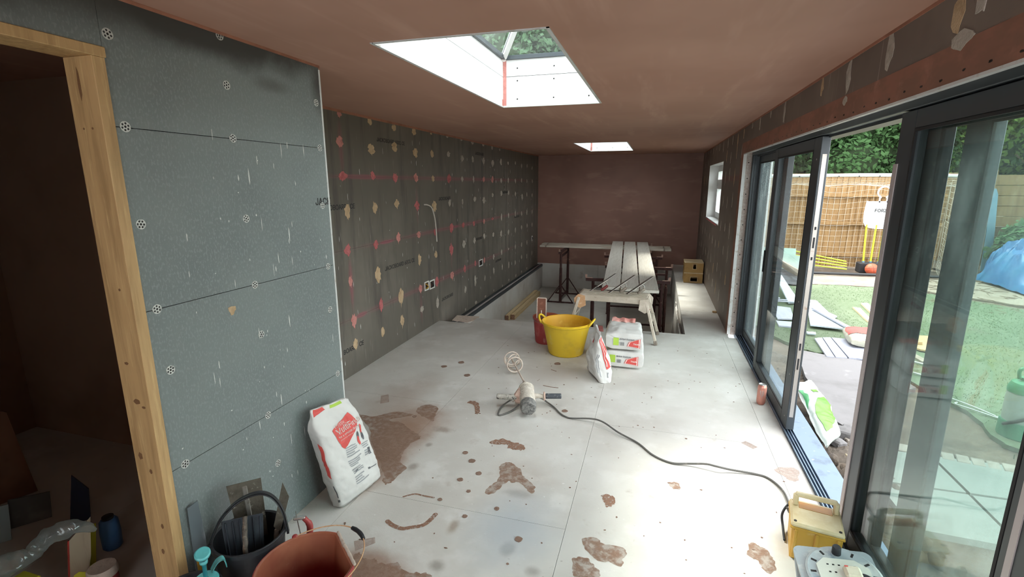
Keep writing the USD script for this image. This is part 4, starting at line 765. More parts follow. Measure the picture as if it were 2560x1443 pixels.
part(t, 'strap', shell(spl([(-1.575, 1.235, .28), (-1.57, 1.255, .304), (-1.555, 1.27, .315), (-1.545, 1.272, .306), (-1.545, 1.275, .28)], 4)[:, None] + np.array([(-.012, .008, 0), (.012, -.008, 0)])[None], .004), 'teal', True)

# ------------------------------------------------------------------ just inside the doorway
t = thing('cardboard_flap', 'upright strip of pale cardboard with a red edge inside the doorway', 'cardboard', (-2.37, 1.28, 0))
part(t, 'card', sheet([(-2.39, 1.25, .218), (-2.34, 1.316, .30), (-2.355, 1.297, .11), (-2.37, 1.276, .004), (-2.406, 1.229, .004)], .004), 'card')
part(t, 'red_edge', beam((-2.392, 1.248, .218), (-2.408, 1.227, .004), .006, .006), 'bag_red')
solo('yellow_sheet', sheet([(-2.404, 1.349, .222), (-2.393, 1.362, .222), (-2.400, 1.350, .121), (-2.41, 1.338, .004), (-2.435, 1.308, .004)], .003), 'lime', 'bent yellow sheet edge between the cardboard and the blue bottle', 'sheet')
solo('yellow_wrapper', shell(np.array([[(-2.295 + .012 * i, 1.19 + .014 * i, .005 + .055 * j + .01 * (i % 2)) for j in range(3)] for i in range(4)]), .002), 'lime', 'crumpled yellow wrapper in front of the upright cardboard', 'wrapper')
solo('yellow_packet', box((-2.44, 1.06, 0), (-2.34, 1.11, .178), .006), 'lime', 'yellow packet under the clear plastic sheeting', 'packet')
o = (-2.475, 1.46, 0)
t = thing('blue_bottle', 'blue plastic bottle standing in the doorway behind the cardboard', 'bottle', o)
part(t, 'bottle_body', lathe([(0, 0), (.034, 0), (.040, .008), (.042, .09), (.038, .145), (.028, .158), (0, .16)], 28, o), 'bottle_blue', 40)
part(t, 'bottle_cap', lathe([(0, .158), (.024, .158), (.024, .170), (0, .172)], 20, o), 'black_plastic', 40)
o = (-2.225, 1.255, 0)
t = thing('sealant_tube', 'red tube with a dusty grey lid in front of the cardboard', 'tube', o)
part(t, 'tube_body', lathe([(0, 0), (.05, 0), (.052, .004), (.052, .085), (0, .085)], 28, o), 'bucket_dusty', 40)
part(t, 'tube_lid', lathe([(0, .085), (.055, .085), (.056, .09), (.055, .118), (.05, .124), (0, .121)], 28, o), 'dust_pale', 40)
solo('navy_sheet', sheet([(-2.828, 1.546, .275), (-2.795, 1.59, .173), (-2.804, 1.578, .003), (-2.853, 1.51, .003)], .012), 'navy_sheet', 'dark navy board standing in the shadow behind the blue bottle', 'board')
solo('grey_sheet', sheet([(-3.105, 1.413, .165), (-3.011, 1.539, .150), (-3.02, 1.53, .003), (-3.115, 1.40, .003)], .006), 'grey_sheet', 'dark grey sheet standing at the back of the doorway clutter', 'sheet')
solo('pale_sheet', sheet([(-3.04, 1.31, .196), (-3.0, 1.364, .198), (-3.01, 1.35, .003), (-3.05, 1.30, .003)], .006), 'pale_sheet', 'pale grey sheet at the left edge of the doorway clutter', 'sheet')
solo('leaning_board', sheet([(-3.46, 1.45, .66), (-3.392, 1.623, .515), (-3.375, 1.671, .003), (-3.47, 1.40, .003)], .02), 'board_reddish', 'reddish brown board leaning in the dark room', 'board')
bs = spl([(-2.285, 1.295, .27), (-2.319, 1.255, .30), (-2.355, 1.207, .303), (-2.385, 1.167, .285), (-2.402, 1.145, .255), (-2.42, 1.12, .24), (-2.451, 1.078, .235), (-2.49, 1.03, .22)], 6)
rad = np.interp(np.arange(len(bs)), [0, 8, 16, 24, 28, 34, 42], [.012, .034, .038, .026, .022, .04, .055])
solo('clear_plastic_sheet', wob(tube(bs, rad, 22), .022, 22, 5), 'polythene', 'crumpled clear plastic sheeting draped at the bottom left of the doorway', 'plastic sheet', True)

# ------------------------------------------------------------------ paddle mixer and its cable
t = thing('paddle_mixer', 'plaster-caked electric paddle mixer lying on the floor', 'mixer', (-.9, 3.5, 0))
A, B = V(-.955, 3.69, .108), V(-.842, 3.335, .078); ax = unit(B - A); L = np.linalg.norm(B - A)
part(t, 'motor_housing', wob(lathe([(0, 0), (.03, 0), (.046, .03), (.055, .06), (.055, .075), (.060, .08), (.062, .20), (.058, L - .07), (0, L - .07)], 32, A, ax), .004, 40), 'mixer_dusty', 40)
part(t, 'rear_cap', wob(lathe([(0, L - .07), (.060, L - .07), (.063, L - .06), (.060, L - .012), (.048, L), (0, L)], 28, A, ax), .005, 60), 'mixer_cap', 40)
part(t, 'housing_ring', lathe([(.055, .06), (.064, .062), (.064, .078), (.058, .08)], 32, A, ax), 'mixer_dusty', 40)
part(t, 'gearbox', wob(box((-1.005, 3.47, .035), (-.905, 3.62, .125), .02), .005, 40), 'mixer_pink', 30)
for p, q, r, m, lab in [(V(-1.135, 3.465, .085), V(-.975, 3.49, .085), .021, 'grip_dusty', 'dust-caked pale grip'), (V(-.76, 3.565, .09), V(-.640, 3.60, .09), .0205, 'grip_dark', 'dark ribbed grip')]:
    pts = [p * (1 - k / 24) + q * (k / 24) for k in range(25)]
    part(t, 'grip', tube(pts, [r * (.9 if k in (0, 24) else 1 + .06 * (k % 2)) for k in range(25)], 18), m, True, label=lab)
part(t, 'grip_flange', lathe([(0, 0), (.034, 0), (.036, .006), (.030, .012), (0, .012)], 24, (-.775, 3.561, .09), unit((.12, .035, 0))), 'mixer_pink', 40)
part(t, 'handle_arm', [tube([(-.775, 3.56, .09), (-.83, 3.545, .092), (-.88, 3.53, .095)], [.016, .020, .026], 12), tube([(-.975, 3.49, .085), (-.955, 3.50, .085), (-.92, 3.52, .09)], [.016, .022, .028], 12)], 'mixer_dusty', True)
W0 = V(-1.255, 4.30, .088); S0 = A + V(0, .0, 0)
part(t, 'chuck', tube([A + V(.01, -.02, 0), A * .9 + W0 * .1], [.026, .016], 14), 'mixer_dusty', True)
part(t, 'shaft', rod(A * .95 + W0 * .05, W0, .0075, 12), 'whisk_dusty', True)
wa = unit(W0 - A); wx, wy, _ = axes(wa)
ring = lambda c, r, n=28: [c + wx * (r * math.cos(2 * PI * k / n)) + wy * (r * math.sin(2 * PI * k / n)) for k in range(n)]
part(t, 'whisk_ring', tube(ring(W0 - wa * .16, .072), .007, 8, True), 'whisk_dusty', True)
part(t, 'whisk_ring', tube(ring(W0, .074), .006, 8, True), 'whisk_dusty', True)
for k in range(3):
    sp = [W0 - wa * (.16 * (1 - q)) + (wx * math.cos(2.1 * k + 2.4 * q) + wy * math.sin(2.1 * k + 2.4 * q)) * (.070) for q in np.linspace(0, 1, 14)]
    part(t, 'whisk_blade', shell(np.array([[p, p + (W0 - wa * (.16 * (1 - q)) - p) * .16] for p, q in zip(sp, np.linspace(0, 1, 14))]), .004), 'whisk_dusty', True)
    a = 2.1 * k
    part(t, 'whisk_spoke', tube(spl([W0 - wa * .15, W0 - wa * .155 + (wx * math.cos(a) + wy * math.sin(a)) * .036 , W0 - wa * .16 + (wx * math.cos(a + .25) + wy * math.sin(a + .25)) * .071], 4), .0055, 8), 'whisk_dusty', True)
    part(t, 'whisk_spoke', tube([W0 - wa * .005, W0 + (wx * math.cos(a + 2.4) + wy * math.sin(a + 2.4)) * .073], .005, 8), 'whisk_dusty', True)
part(t, 'cable_loop', tube(spl([(-.99, 3.49, .072), (-1.02, 3.53, .05), (-1.07, 3.49, .022), (-1.09, 3.41, .012), (-1.075, 3.31, .008), (-1.03, 3.34, .008), (-.985, 3.42, .012), (-.955, 3.48, .03)], 6), .0065, 8), 'cable_grey', True, label='grey cable looped under the left grip')
cab = [(-.845, 3.60, .06), (-.80, 3.635, .03), (-.755, 3.62, .012), (-.688, 3.557, .008), (-.621, 3.466, .007), (-.57, 3.424, .007), (-.522, 3.41, .008), (-.371, 3.40, .03), (-.281, 3.36, .035), (-.166, 3.27, .018), (-.028, 3.179, .007), (.074, 3.049, .007), (.185, 2.987, .007), (.295, 2.995, .015), (.39, 2.985, .035), (.452, 2.975, .035), (.539, 2.99, .018), (.681, 3.0, .007), (.75, 2.97, .007), (.80, 2.86, .008), (.80, 2.70, .012), (.765, 2.58, .06), (.735, 2.525, .12)]
solo('mixer_cable', tube(spl(cab, 7), .0062, 8), 'cable_grey', 'grey power cable snaking across the floor from the mixer to the yellow transformer', 'cable', True)

# ------------------------------------------------------------------ hop-up bench and trowels
HC, HR = V(-.41, 5.62, 0), -.05
t = thing('hop_up_bench', 'dusty aluminium folding hop-up bench at the edge of the sunken floor', 'work platform', HC, HR)
LW = lambda m: move(rotz(m, HR), HC)
part(t, 'deck', LW(cat(box((-.375, -.15, .488), (.375, .15, .50), .003), *[box((-.37, -.14 + .035 * k, .50), (.37, -.132 + .035 * k, .503)) for k in range(9)])), 'alu_dusty')
part(t, 'deck_rail', LW(box((-.375, -.155, .435), (.375, -.143, .497), .003)), 'alu_dusty'); part(t, 'deck_rail', LW(box((-.375, .143, .435), (.375, .155, .497), .003)), 'alu_dusty')
for sx in (-1, 1):
    for sy in (-1, 1):
        a, b = V(sx * .375, sy * .150, .47), V(sx * .50, sy * .205, .022)
        lg_ = part(t, 'leg', LW(beam(a, b, .03, .052, up=(0, 1, 0), bev=.004)), 'alu_dusty')
        part(lg_, 'foot', LW(beam(a * .06 + b * .94, b + (b - a) * .04, .036, .06, up=(0, 1, 0), bev=.004)), 'grip_grey', label='grey rubber foot')
        part(t, 'hinge_plate', LW(put(prism(Polygon([(-.06, -.07), (.0, -.10), (.055, -.07), (.06, .0), (.02, .045), (-.05, .035)]).buffer(.008), 0, .02), frame((sx * .365, sy * .158 + (0 if sy > 0 else 0), .45), (sx, 0, 0), (0, 0, 1), (0, -sx * 1.0, 0)))), 'alu_orange' if (sx, sy) == (-1, -1) else 'alu_dusty')
    part(t, 'rung', LW(beam((sx * .432, -.17, .265), (sx * .432, .17, .265), .045, .02, bev=.003)), 'alu_dusty')
    part(t, 'hinge_hook', LW(tube(spl([(sx * .39, -.17, .46), (sx * .40, -.178, .40), (sx * .42, -.176, .39), (sx * .42, -.17, .41)], 5), .004, 8)), 'grip_red' if sx > 0 else 'steel', True)
a0 = unit(.83 * RGT + .56 * UPV)
for k, (p, m, lab) in enumerate([((-.67, 5.57, .532), 'grip_red', 'dusty steel plastering trowel with red handle, leftmost on the bench'), ((-.45, 5.53, .532), 'grip_grey', 'dusty steel plastering trowel with grey handle, middle one on the bench'), ((-.25, 5.51, .532), 'grip_grey', 'dusty steel plastering trowel with grey handle, rightmost on the bench')]):
    p = V(*p); ld = a0; wd = unit(FWD - ld * (FWD @ ld)); nd = unit(np.cross(ld, wd)); nd = nd if nd[2] < 0 else -nd
    t = thing('plastering_trowel', lab, 'trowel', p, 0, 'plastering trowels on the bench')
    fr = frame(p, ld, wd, nd)
    part(t, 'blade', put(prism(sbox(0, 0, .36, .115).buffer(-.004).buffer(.004), -.0012, .0012), fr), 'steel')
    part(t, 'back_rail', put(box((.10, .045, .001), (.25, .065, .012), .002), fr), 'alu_dusty')
    part(t, 'handle_shank', put(tube(spl([(.21, .055, .01), (.215, .055, .04), (.20, .055, .062)], 4), .007, 8), fr), 'steel', True)
    part(t, 'grip', put(tube([(.205, .055, .06), (.19, .055, .066), (.13, .055, .068), (.11, .055, .062)], [.012, .017, .018, .014], 12), fr), m, True)

# ------------------------------------------------------------------ trestles, planks, beams in the sunken end
def trestle(label, c, ang, zt, L, sep, rise=.05):
    c = V(c[0], c[1], 0); d = V(math.cos(ang), math.sin(ang), 0); e = V(-d[1], d[0], 0); Z = lambda z: V(0, 0, z)
    t = thing('builders_trestle', label, 'trestle', (c[0], c[1], ZP), ang, 'builders trestles')
    part(t, 'crossbar', [beam(c - d * L / 2 + Z(zt - .022), c + d * L / 2 + Z(zt - .022), .04, .044, bev=.003), beam(c - d * sep / 2 + Z(zt - .12), c + d * sep / 2 + Z(zt - .12), .03, .03)], 'trestle_rust')
    for s in (-1, 1):
        part(t, 'bar_hook', [beam(c + d * s * (L / 2 - .006) + Z(zt), c + d * s * (L / 2 - .006) + Z(zt + rise), .012, .03), beam(c + d * s * (L / 2 - .1) + Z(zt + .002), c + d * s * L / 2 + Z(zt + .002), .03, .006)], 'trestle_pale')
        q = c + d * s * sep / 2
        part(t, 'post', [rod(q + Z(ZP + .012), q + Z(zt - .35), .027, 14), rod(q + Z(zt - .36), q + Z(zt - .04), .021, 14)], 'trestle_rust', True)
        part(t, 'foot_bar', [beam(q - e * .27 + Z(ZP + .013), q + e * .27 + Z(ZP + .013), .025, .025)] + [beam(q + e * k * .255 + Z(ZP + .02), q + e * k * .02 + Z(ZP + .36), .018, .018) for k in (-1, 1)], 'trestle_rust')
    part(t, 'lower_rail', beam(c - d * sep / 2 + Z(ZP + .10), c + d * sep / 2 + Z(ZP + .10), .025, .025), 'trestle_rust')
    part(t, 'height_pin', rod(c + d * sep / 2 + Z(zt - .30) - e * .05, c + d * sep / 2 + Z(zt - .30) + e * .05, .006, 8), 'trestle_pale', True)
zt = .42
trestle('rusty builders trestle nearest the hop-up bench, its bar sticking out left of the planks', (-.335, 6.98), .05, zt, 1.16, .95)
trestle('rusty builders trestle under the middle of the long planks', (-.225, 8.16), .03, zt, 1.06, .90)
trestle('rusty builders trestle furthest along the long planks', (-.36, 9.32), .02, zt, 1.05, .86)
trestle('rusty builders trestle under the left end of the crosswise planks', (-1.79, 10.12), PI / 2, zt, 1.2, .85)
trestle('rusty builders trestle hidden beneath the right end of the crosswise planks', (-.05, 10.42), PI / 2, zt, 1.2, .85)
zb = zt + .008
for k, (y0, y1, x0, x1) in enumerate([(10.10, 10.33, -2.33, .34), (10.42, 10.65, -2.36, .33)]):
    t = thing('scaffold_plank', ['pale scaffold plank lying crosswise, the nearer of the pair', 'pale scaffold plank lying crosswise, the one nearest the end wall'][k], 'plank', ((x0 + x1) / 2, (y0 + y1) / 2, zb))
    part(t, 'board', box((x0, y0, zb), (x1, y1, zb + .036), .006), 'plank_cross')
    for x in (x0 + .12, x1 - .15): part(t, 'end_band', box((x, y0 - .001, zb - .001), (x + .03, y1 + .001, zb + .037)), 'grip_grey')
zb2 = zb + .052
for k, (xa, xb) in enumerate([(-.49, -.755), (-.255, -.50), (-.02, -.24)]):
    t = thing('scaffold_plank', ['left of the three long pale planks on the trestles', 'middle of the three long pale planks on the trestles', 'right of the three long pale planks, brightest in the window light'][k], 'plank', ((xa + xb) / 2, 8.4, zb2), 0, 'long planks')
    ya = 6.16 - .03 * k; part(t, 'board', beam((xa, ya, zb + .018), (xb, 10.85, zb2 + .018), .226, .036, bev=.005), 'plank_pale')
    part(t, 'end_band', beam((xa + (xb - xa) * .004, ya + .02, zb + .018), (xa + (xb - xa) * .012, ya + .05, zb + .018), .229, .039), 'plank_cross')
mat('timber_pale', (206, 182, 142), .65, [((188, 160, 116), 5, .42, .7, (6, .5, 6), 5), ((214, 194, 158), 9, .55, .75, (8, .6, 8))], (40, .08, (6, .4, 6)))
for k, (x, y0, y1) in enumerate([(-2.455, 8.10, 10.35), (-2.37, 8.19, 10.25)]):
    t = thing('timber_beam', ['pale sawn timber beam lying against the left lining of the sunken floor', 'pale sawn timber beam lying second from the left lining of the sunken floor'][k], 'timber', (x, 9.2, ZP))
    part(t, 'beam', box((x - .035, y0, ZP), (x + .035, y1, ZP + .095), .003), 'timber_pale')
    part(t, 'end_grain', box((x - .0345, y0 - .001, ZP + .001), (x + .0345, y0 + .001, ZP + .094)), 'stain_0', label='brown cut end')
for k, (x, y0, y1) in enumerate([(.372, 5.98, 7.6), (.398, 5.98, 8.2)]):
    solo('lining_offcut', sheet([(x - .03, y0, ZP), (x - .03, y1, ZP), (x, y1, -.08 - .06 * k), (x, y0, -.06 - .05 * k)], .012), 'pit_wall', ['thin pale board leaning outermost in the right side of the sunken floor', 'thin pale board leaning against the right lining of the sunken floor'][k], 'board')
solo('scrap_board', put(prism([(0, 0), (.30, .05), (.33, -.06), (.25, -.26), (.03, -.24)], 0, .006), frame((-2.50, 5.93, .002), (1, 0, -.03), (0, 1, 0), (.03, 0, 1))), 'dust_pale', 'torn scrap of grey board bridging the corner of the sunken floor', 'scrap')
solo('wood_offcut', box((.83, 7.04, 0), (.885, 7.08, .022), .003), 'timber', 'small wood offcut on the ledge against the right wall', 'offcut')

o = V(.545, 9.17, 0)
t = thing('plastic_crate', 'tan plastic crate with two square openings on the ledge below the window', 'crate', (.71, 9.36, 0))
x0, x1, y0, y1, h = .55, .868, 9.165, 9.56, .355
for z0, z1, hx, hz in [(0, .175, (.665, .775), (.03, .105)), (.18, h, (.695, .745), (.255, .335))]:
    f = sbox(x0, z0, x1, z1).buffer(-.004).buffer(.004).difference(sbox(hx[0], hz[0], hx[1], hz[1]))
    part(t, 'front_wall', on_ym(prism(f, -.012, 0), y0), 'crate_tan')
    part(t, 'side_wall', [box((x0, y0 + .012, z0), (x0 + .012, y1, z1), .003), box((x1 - .012, y0 + .012, z0), (x1, y1, z1), .003), box((x0, y1 - .012, z0), (x1, y1, z1), .003)], 'crate_tan')
    part(t, 'opening_rim', on_ym(prism(sbox(hx[0] - .008, hz[0] - .008, hx[1] + .008, hz[1] + .008).difference(sbox(*[hx[0], hz[0], hx[1], hz[1]])), 0, .004), y0), 'crate_top')
part(t, 'crate_floor', [box((x0 + .012, y0 + .012, 0), (x1 - .012, y1 - .012, .012)), box((x0 + .012, y0 + .1, .17), (x1 - .012, y1 - .012, .182))], 'crate_dark')
part(t, 'rim_band', [box((x0 - .004, y0 - .004, .168), (x1 + .004, y0 + .01, .186), .003)], 'crate_top')
part(t, 'crate_lid', box((x0 - .004, y0 - .004, h), (x1 + .004, y1 + .004, h + .018), .008), 'crate_top')

# ------------------------------------------------------------------ wall fittings
t = thing('cable_tail', 'thin pale cable hanging out of the dark left wall', 'cable', (XL, 5.33, 1.5))
part(t, 'cable', tube(spl([(XL - .01, 5.327, 1.505), (XL + .03, 5.36, 1.50), (XL + .05, 5.43, 1.46), (XL + .05, 5.50, 1.34), (XL + .045, 5.535, 1.23), (XL + .035, 5.575, 1.043)], 6), .008, 8), 'pipe_pale', True)
for y0, y1, z0, z1, lab in [(5.255, 5.37, .475, .585, 'white socket back box with tan wiring, left of the pair in the dark wall'), (5.395, 5.535, .465, .575, 'white socket back box with black wiring, right of the pair in the dark wall'), (7.17, 7.34, .462, .568, 'single white socket back box further along the dark wall'), (10.6, 10.68, .50, .60, 'small white back box near the far end of the dark wall')]:
    t = thing('socket_box', lab, 'socket box', (XL, (y0 + y1) / 2, (z0 + z1) / 2), 0, 'socket back boxes')
    part(t, 'box_rim', on_x(prism(sbox(y0, z0, y1, z1).difference(sbox(y0 + .014, z0 + .014, y1 - .014, z1 - .014)), 0, .006), XL), 'white_plastic')
    part(t, 'box_recess', on_x(prism(sbox(y0 + .014, z0 + .014, y1 - .014, z1 - .014), 0, .0012), XL), 'crate_dark')
    ym, zm = (y0 + y1) / 2, (z0 + z1) / 2
    part(t, 'wire', tube(spl([(XL + .002, ym - .03, zm + .03), (XL + .015, ym, zm + .01), (XL + .012, ym + .02, zm - .02), (XL + .003, ym - .02, zm - .03)], 5), .007, 7), 'ochre' if y0 < 5.3 else 'cable_black', True)

# ------------------------------------------------------------------ by the glass doors
o = (.905, 4.10, 0)
t = thing('drink_can', 'tall pink drink can standing by the glass door track', 'can', o)
part(t, 'can_body', lathe([(0, .003), (.024, 0), (.0275, .006), (.0335, .018), (.034, .03), (.034, .142), (.0325, .150), (.0275, .162), (.0265, .165)], 32, o), 'can_pink', 40)
part(t, 'can_lid', lathe([(.0265, .165), (.028, .167), (.027, .1695), (.025, .165), (0, .164)], 28, o), 'can_metal', 40)
part(t, 'ring_pull', lathe([(.004, 0), (.010, 0), (.010, .002), (.004, .002), (.004, 0)], 14, (o[0], o[1] - .006, .165)), 'can_metal')
ca = math.atan2(-o[1], -o[0])
def on_can(u, z): a = ca + u / .034; return V(o[0] + .0345 * math.cos(a), o[1] + .0345 * math.sin(a), z)
part(t, 'claw_mark', [tube([on_can(du + .003 * math.sin(3 * q + du * 90), .125 - (.05 + .015 * (k == 1)) * q) for q in np.linspace(0, 1, 7)], [.0014, .0024, .002, .0024, .0016, .0018, .0006], 6) for k, du in enumerate((-.010, 0, .010))], 'can_metal', True, label='pale three-stroke claw emblem')

TC, TR_ = V(.822, 2.39, 0), -.19
LT = lambda m: move(rotz(m, TR_), TC)
t = thing('site_transformer', 'dusty yellow site transformer with carrying handle beside the door track', 'transformer', TC, TR_)
part(t, 'case', LT(hull([(sx * (.103 if z else .098) - 0, sy * (.098 if z else .093), z) for sx in (-1, 1) for sy in (-1, 1) for z in (0, .165)] + [(sx * .088, sy * .105, z) for sx in (-1, 1) for sy in (-1, 1) for z in (.004, .165)])), 'tr_yellow')
lid_ = part(t, 'lid', LT(box((-.108, -.106, .165), (.108, .106, .19), .009)), 'tr_dusty')
part(t, 'lid_band', LT(box((-.110, -.108, .158), (.110, .108, .17), .004)), 'tr_yellow')
part(t, 'carry_handle', LT(cat(beam((-.088, .06, .245), (.088, .06, .245), .026, .022, bev=.006), beam((-.085, .055, .188), (-.085, .062, .245), .028, .024, bev=.006), beam((.085, .055, .188), (.085, .062, .245), .028, .024, bev=.006))), 'tr_dusty', 30)
part(t, 'handle_recess', LT(box((-.07, .03, .1895), (.07, .085, .1915), .001)), 'tr_deep')
for x in (-.09, .09):
    for y in (-.085, .088): part(lid_, 'screw_head', LT(lathe([(0, 0), (.007, 0), (.006, .003), (0, .003)], 10, (x, y, .19))), 'screw')
for x in (-.085, 0, .085): part(t, 'vertical_rib', LT(box((x - .008, -.112, .01), (x + .008, -.1, .16), .004)), 'tr_yellow')
part(t, 'outlet', LT(cat(rod((-.06, .10, .11), (-.06, .145, .12), .024, 16), rod((-.06, .145, .12), (-.06, .165, .124), .028, 16))), 'tr_yellow', 40)
part(t, 'cable', LT(tube(spl([(-.06, .165, .124), (-.10, .17, .11), (-.128, .13, .07), (-.122, .08, .03), (-.115, .0, .012)], 6), .006, 8)), 'cable_black', True)

RC = V(.80, 1.955, 0)
t = thing('cable_reel', 'grey cable reel with a beige plug in it, in front of the yellow transformer', 'cable reel', RC)
up_ = unit((-.10, -.16, 1)); rx = unit(np.cross((0, 1, 0), up_)); ry = np.cross(up_, rx)
fr = frame(RC + V(0, 0, .225), rx, ry, up_)
part(t, 'back_plate', put(prism(sbox(-.155, -.17, .13, .135).buffer(-.03).buffer(.03), -.014, -.002), fr), 'reel_grey')
fd__ = part(t, 'face_disc', put(lathe([(0, 0), (.128, 0), (.134, .004), (.134, .012), (.126, .016), (.118, .014), (0, .014)], 48), fr), 'reel_grey', 40)
sp__ = part(t, 'socket_panel', put(prism(Polygon([(-.085, -.05), (-.055, -.085), (.06, -.085), (.088, -.04), (.088, .03), (.05, .06), (-.055, .06), (-.085, .03)]).buffer(.006), .013, .020), fr), 'reel_face')
for a in np.arange(0, 2 * PI, PI / 6): part(fd__, 'vent_slot', put(rotz(box((.098, -.004, .0135), (.118, .004, .0155)), a), fr), 'rubber')
for x, y in [(-.05, .035), (-.03, .035), (-.01, .035), (.02, .035), (.045, .035), (-.05, -.0), (-.03, -.0), (.06, -.045), (-.06, -.05), (-.02, -.05), (.02, -.05)]: part(sp__, 'socket_hole', put(box((x - .004, y - .003, .0195), (x + .004, y + .003, .0205)), fr), 'rubber')
part(t, 'knob', put(lathe([(0, .014), (.017, .014), (.016, .045), (.013, .049), (0, .049)], 20, (.0, .10, 0)), fr), 'cable_black', 40)
part(t, 'drum', put(lathe([(0, -.20), (.075, -.20), (.075, -.02), (0, -.02)], 36), fr), 'rubber', 40)
part(t, 'rear_disc', put(lathe([(0, -.213), (.13, -.213), (.134, -.207), (.13, -.20), (0, -.20)], 48), fr), 'black_plastic', 40)
part(t, 'wound_cable', [put(tube(ring_, .0065, 7, True), fr) for ring_ in [[((.082 + .012 * j) * math.cos(a), (.082 + .012 * j) * math.sin(a), -.185 + .0135 * k) for a in np.linspace(0, 2 * PI, 33)[:-1]] for j in (0, 1) for k in range(11)]], 'cable_black', True)
part(t, 'stand_leg', [put(beam((-.14, .1, -.006), (-.12, .07, -.215), .018, .03, bev=.003), fr), put(beam((-.14, -.14, -.006), (-.12, -.1, -.215), .018, .03, bev=.003), fr), put(beam((.115, .1, -.006), (.1, .07, -.215), .018, .03, bev=.003), fr)], 'reel_grey')
t = thing('mains_plug', 'beige three-pin plug pushed into the grey cable reel', 'plug', RC + V(0, 0, .24))
part(t, 'plug_body', put(box((-.005, -.035, .020), (.055, .022, .046), .009), fr), 'plug_beige', 30)
part(t, 'plug_mark', put(box((.0, .008, .046), (.012, .014, .047)), fr), 'bag_red')
part(t, 'flex', put(tube(spl([(.053, -.01, .032), (.08, -.02, .03), (.15, -.075, .01), (.20, -.06, -.06), (.19, -.02, -.19)], 6), .0055, 8), fr), 'cable_black', True)
solo('reel_cable', tube(spl([(.965, 2.02, .008), (.955, 2.15, .01), (.957, 2.28, .05), (.958, 2.42, .06), (.955, 2.52, .02), (.93, 2.6, .008)], 6), .0055, 8), 'cable_black', 'black flex running along the door track past the yellow transformer', 'cable', True)

# ------------------------------------------------------------------ the garden
G = -.15
mat('soil', (92, 80, 68), .95, [((70, 60, 49), 3, .42, .68), ((115, 102, 89), 8, .5, .75), ((56, 47, 39), 26, .6, .78)], (24, .6), **W_)
mat('soil_dark', (84, 75, 66), .95, [((61, 53, 46), 6, .42, .68), ((113, 102, 90), 18, .55, .78)], (30, .6), **W_)
mat('sand_path', (128, 117, 105), .9, [((112, 100, 87), 2.4, .42, .7), ((92, 79, 64), 9, .62, .82)], (30, .4), **W_)
mat('lawn', (78, 92, 68), .95, [((92, 104, 82), .9, .4, .68), ((90, 90, 76), 1.6, .58, .8), ((64, 82, 52), 14, .48, .7), ((104, 114, 92), 60, .56, .74)], (90, .6), **W_)
mat('concrete', (122, 119, 119), .85, [((104, 101, 100), 1.8, .42, .68), ((146, 144, 144), 5, .6, .78)], (40, .25), **W_)
mat('paver', (130, 135, 129), .8, [((118, 124, 118), 2.2, .42, .7, (1, 2.5, 1)), ((98, 104, 100), 3.2, .66, .8)], (60, .15), **W_)
mat('edging', (146, 138, 128), .85, [((126, 117, 107), 12, .45, .7)], (60, .2))
mat('fence_wood', (144, 114, 74), .75, [((126, 96, 58), 4, .42, .7, (8, 8, .5), 5), ((157, 130, 90), 7, .55, .78, (6, 6, .5)), ((80, 57, 34), 5, .72, .82)], (40, .15, (8, 8, .5)))
mat('fence_wood_old', (126, 104, 74), .8, [((105, 84, 58), 4, .42, .7, (8, 8, .5), 5), ((139, 120, 92), 7, .55, .78, (6, 6, .5))], (40, .15, (8, 8, .5)))
mat('fence_dark', (92, 78, 62), .85, [((72, 60, 46), 5, .45, .7, (.6, 6, 6))], (40, .15))
mat('iron_black', (34, 34, 36), .5)
mat('goal_white', (184, 184, 180), .4)
mat('net_white', (184, 178, 164), .7)
mat('mannequin_white', (184, 187, 188), .4)
mat('pole_lime', (168, 186, 48), .4)
mat('ball_orange', (176, 80, 52), .6, [((156, 67, 42), 40, .45, .7)], (120, .2))
mat('tarp_blue', (40, 92, 138), .5, [((55, 113, 152), 4, .45, .72), ((24, 64, 111), 8, .55, .78)], (50, .15))
mat('ski_blue', (88, 118, 134), .5, [((106, 133, 144), 5, .5, .75)])
mat('clad_lilac', (158, 161, 174), .5, [((144, 147, 161), 6, .45, .7, (4, .4, 4))])
mat('clad_pale', (164, 174, 180), .5, [((150, 161, 170), 5, .45, .7)])
mat('mint_board', (146, 170, 160), .6, [((131, 156, 146), 3, .45, .7)])
mat('ply', (172, 144, 100), .65, [((158, 128, 85), 4, .45, .7, (4, .5, 4), 5)], (40, .08))
mat('lath', (176, 160, 132), .65, [((160, 143, 114), 6, .45, .7, (4, .6, 4))])
mat('plank_grey', (132, 122, 108), .8, [((112, 102, 90), 5, .45, .7)])
mat('sheet_black', (42, 44, 48), .35, [((70, 72, 76), 8, .55, .78)], (30, .4))
mat('sack_red', (170, 70, 62), .6, [((150, 57, 51), 8, .5, .75)])
mat('sack_pale', (160, 158, 142), .6, [((137, 135, 119), 8, .5, .75)])
mat('compost_green', (96, 152, 44), .4, [((77, 134, 33), 7, .48, .7), ((118, 164, 70), 12, .6, .8)], (26, .2))
mat('compost_pale', (170, 178, 170), .4, [((146, 160, 149), 8, .5, .75)], (26, .2))
mat('compost_deep', (60, 140, 84), .4)
mat('sprayer_green', (48, 116, 84), .4)
mat('sprayer_body', (150, 158, 150), .45, [((136, 145, 138), 6, .5, .75)])
mat('cord_white', (176, 180, 176), .6)
mat('bark', (112, 96, 80), .95, [((84, 70, 58), 8, .42, .7, (3, 3, .6)), ((140, 124, 106), 14, .56, .78)], (20, .5))
mat('trunk_pale', (166, 146, 124), .9, [((140, 118, 98), 5, .42, .7, (3, 3, .5))], (20, .4))
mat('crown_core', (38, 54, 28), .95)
leaf('leaf_mid', (70, 98, 62), (136, 162, 108))
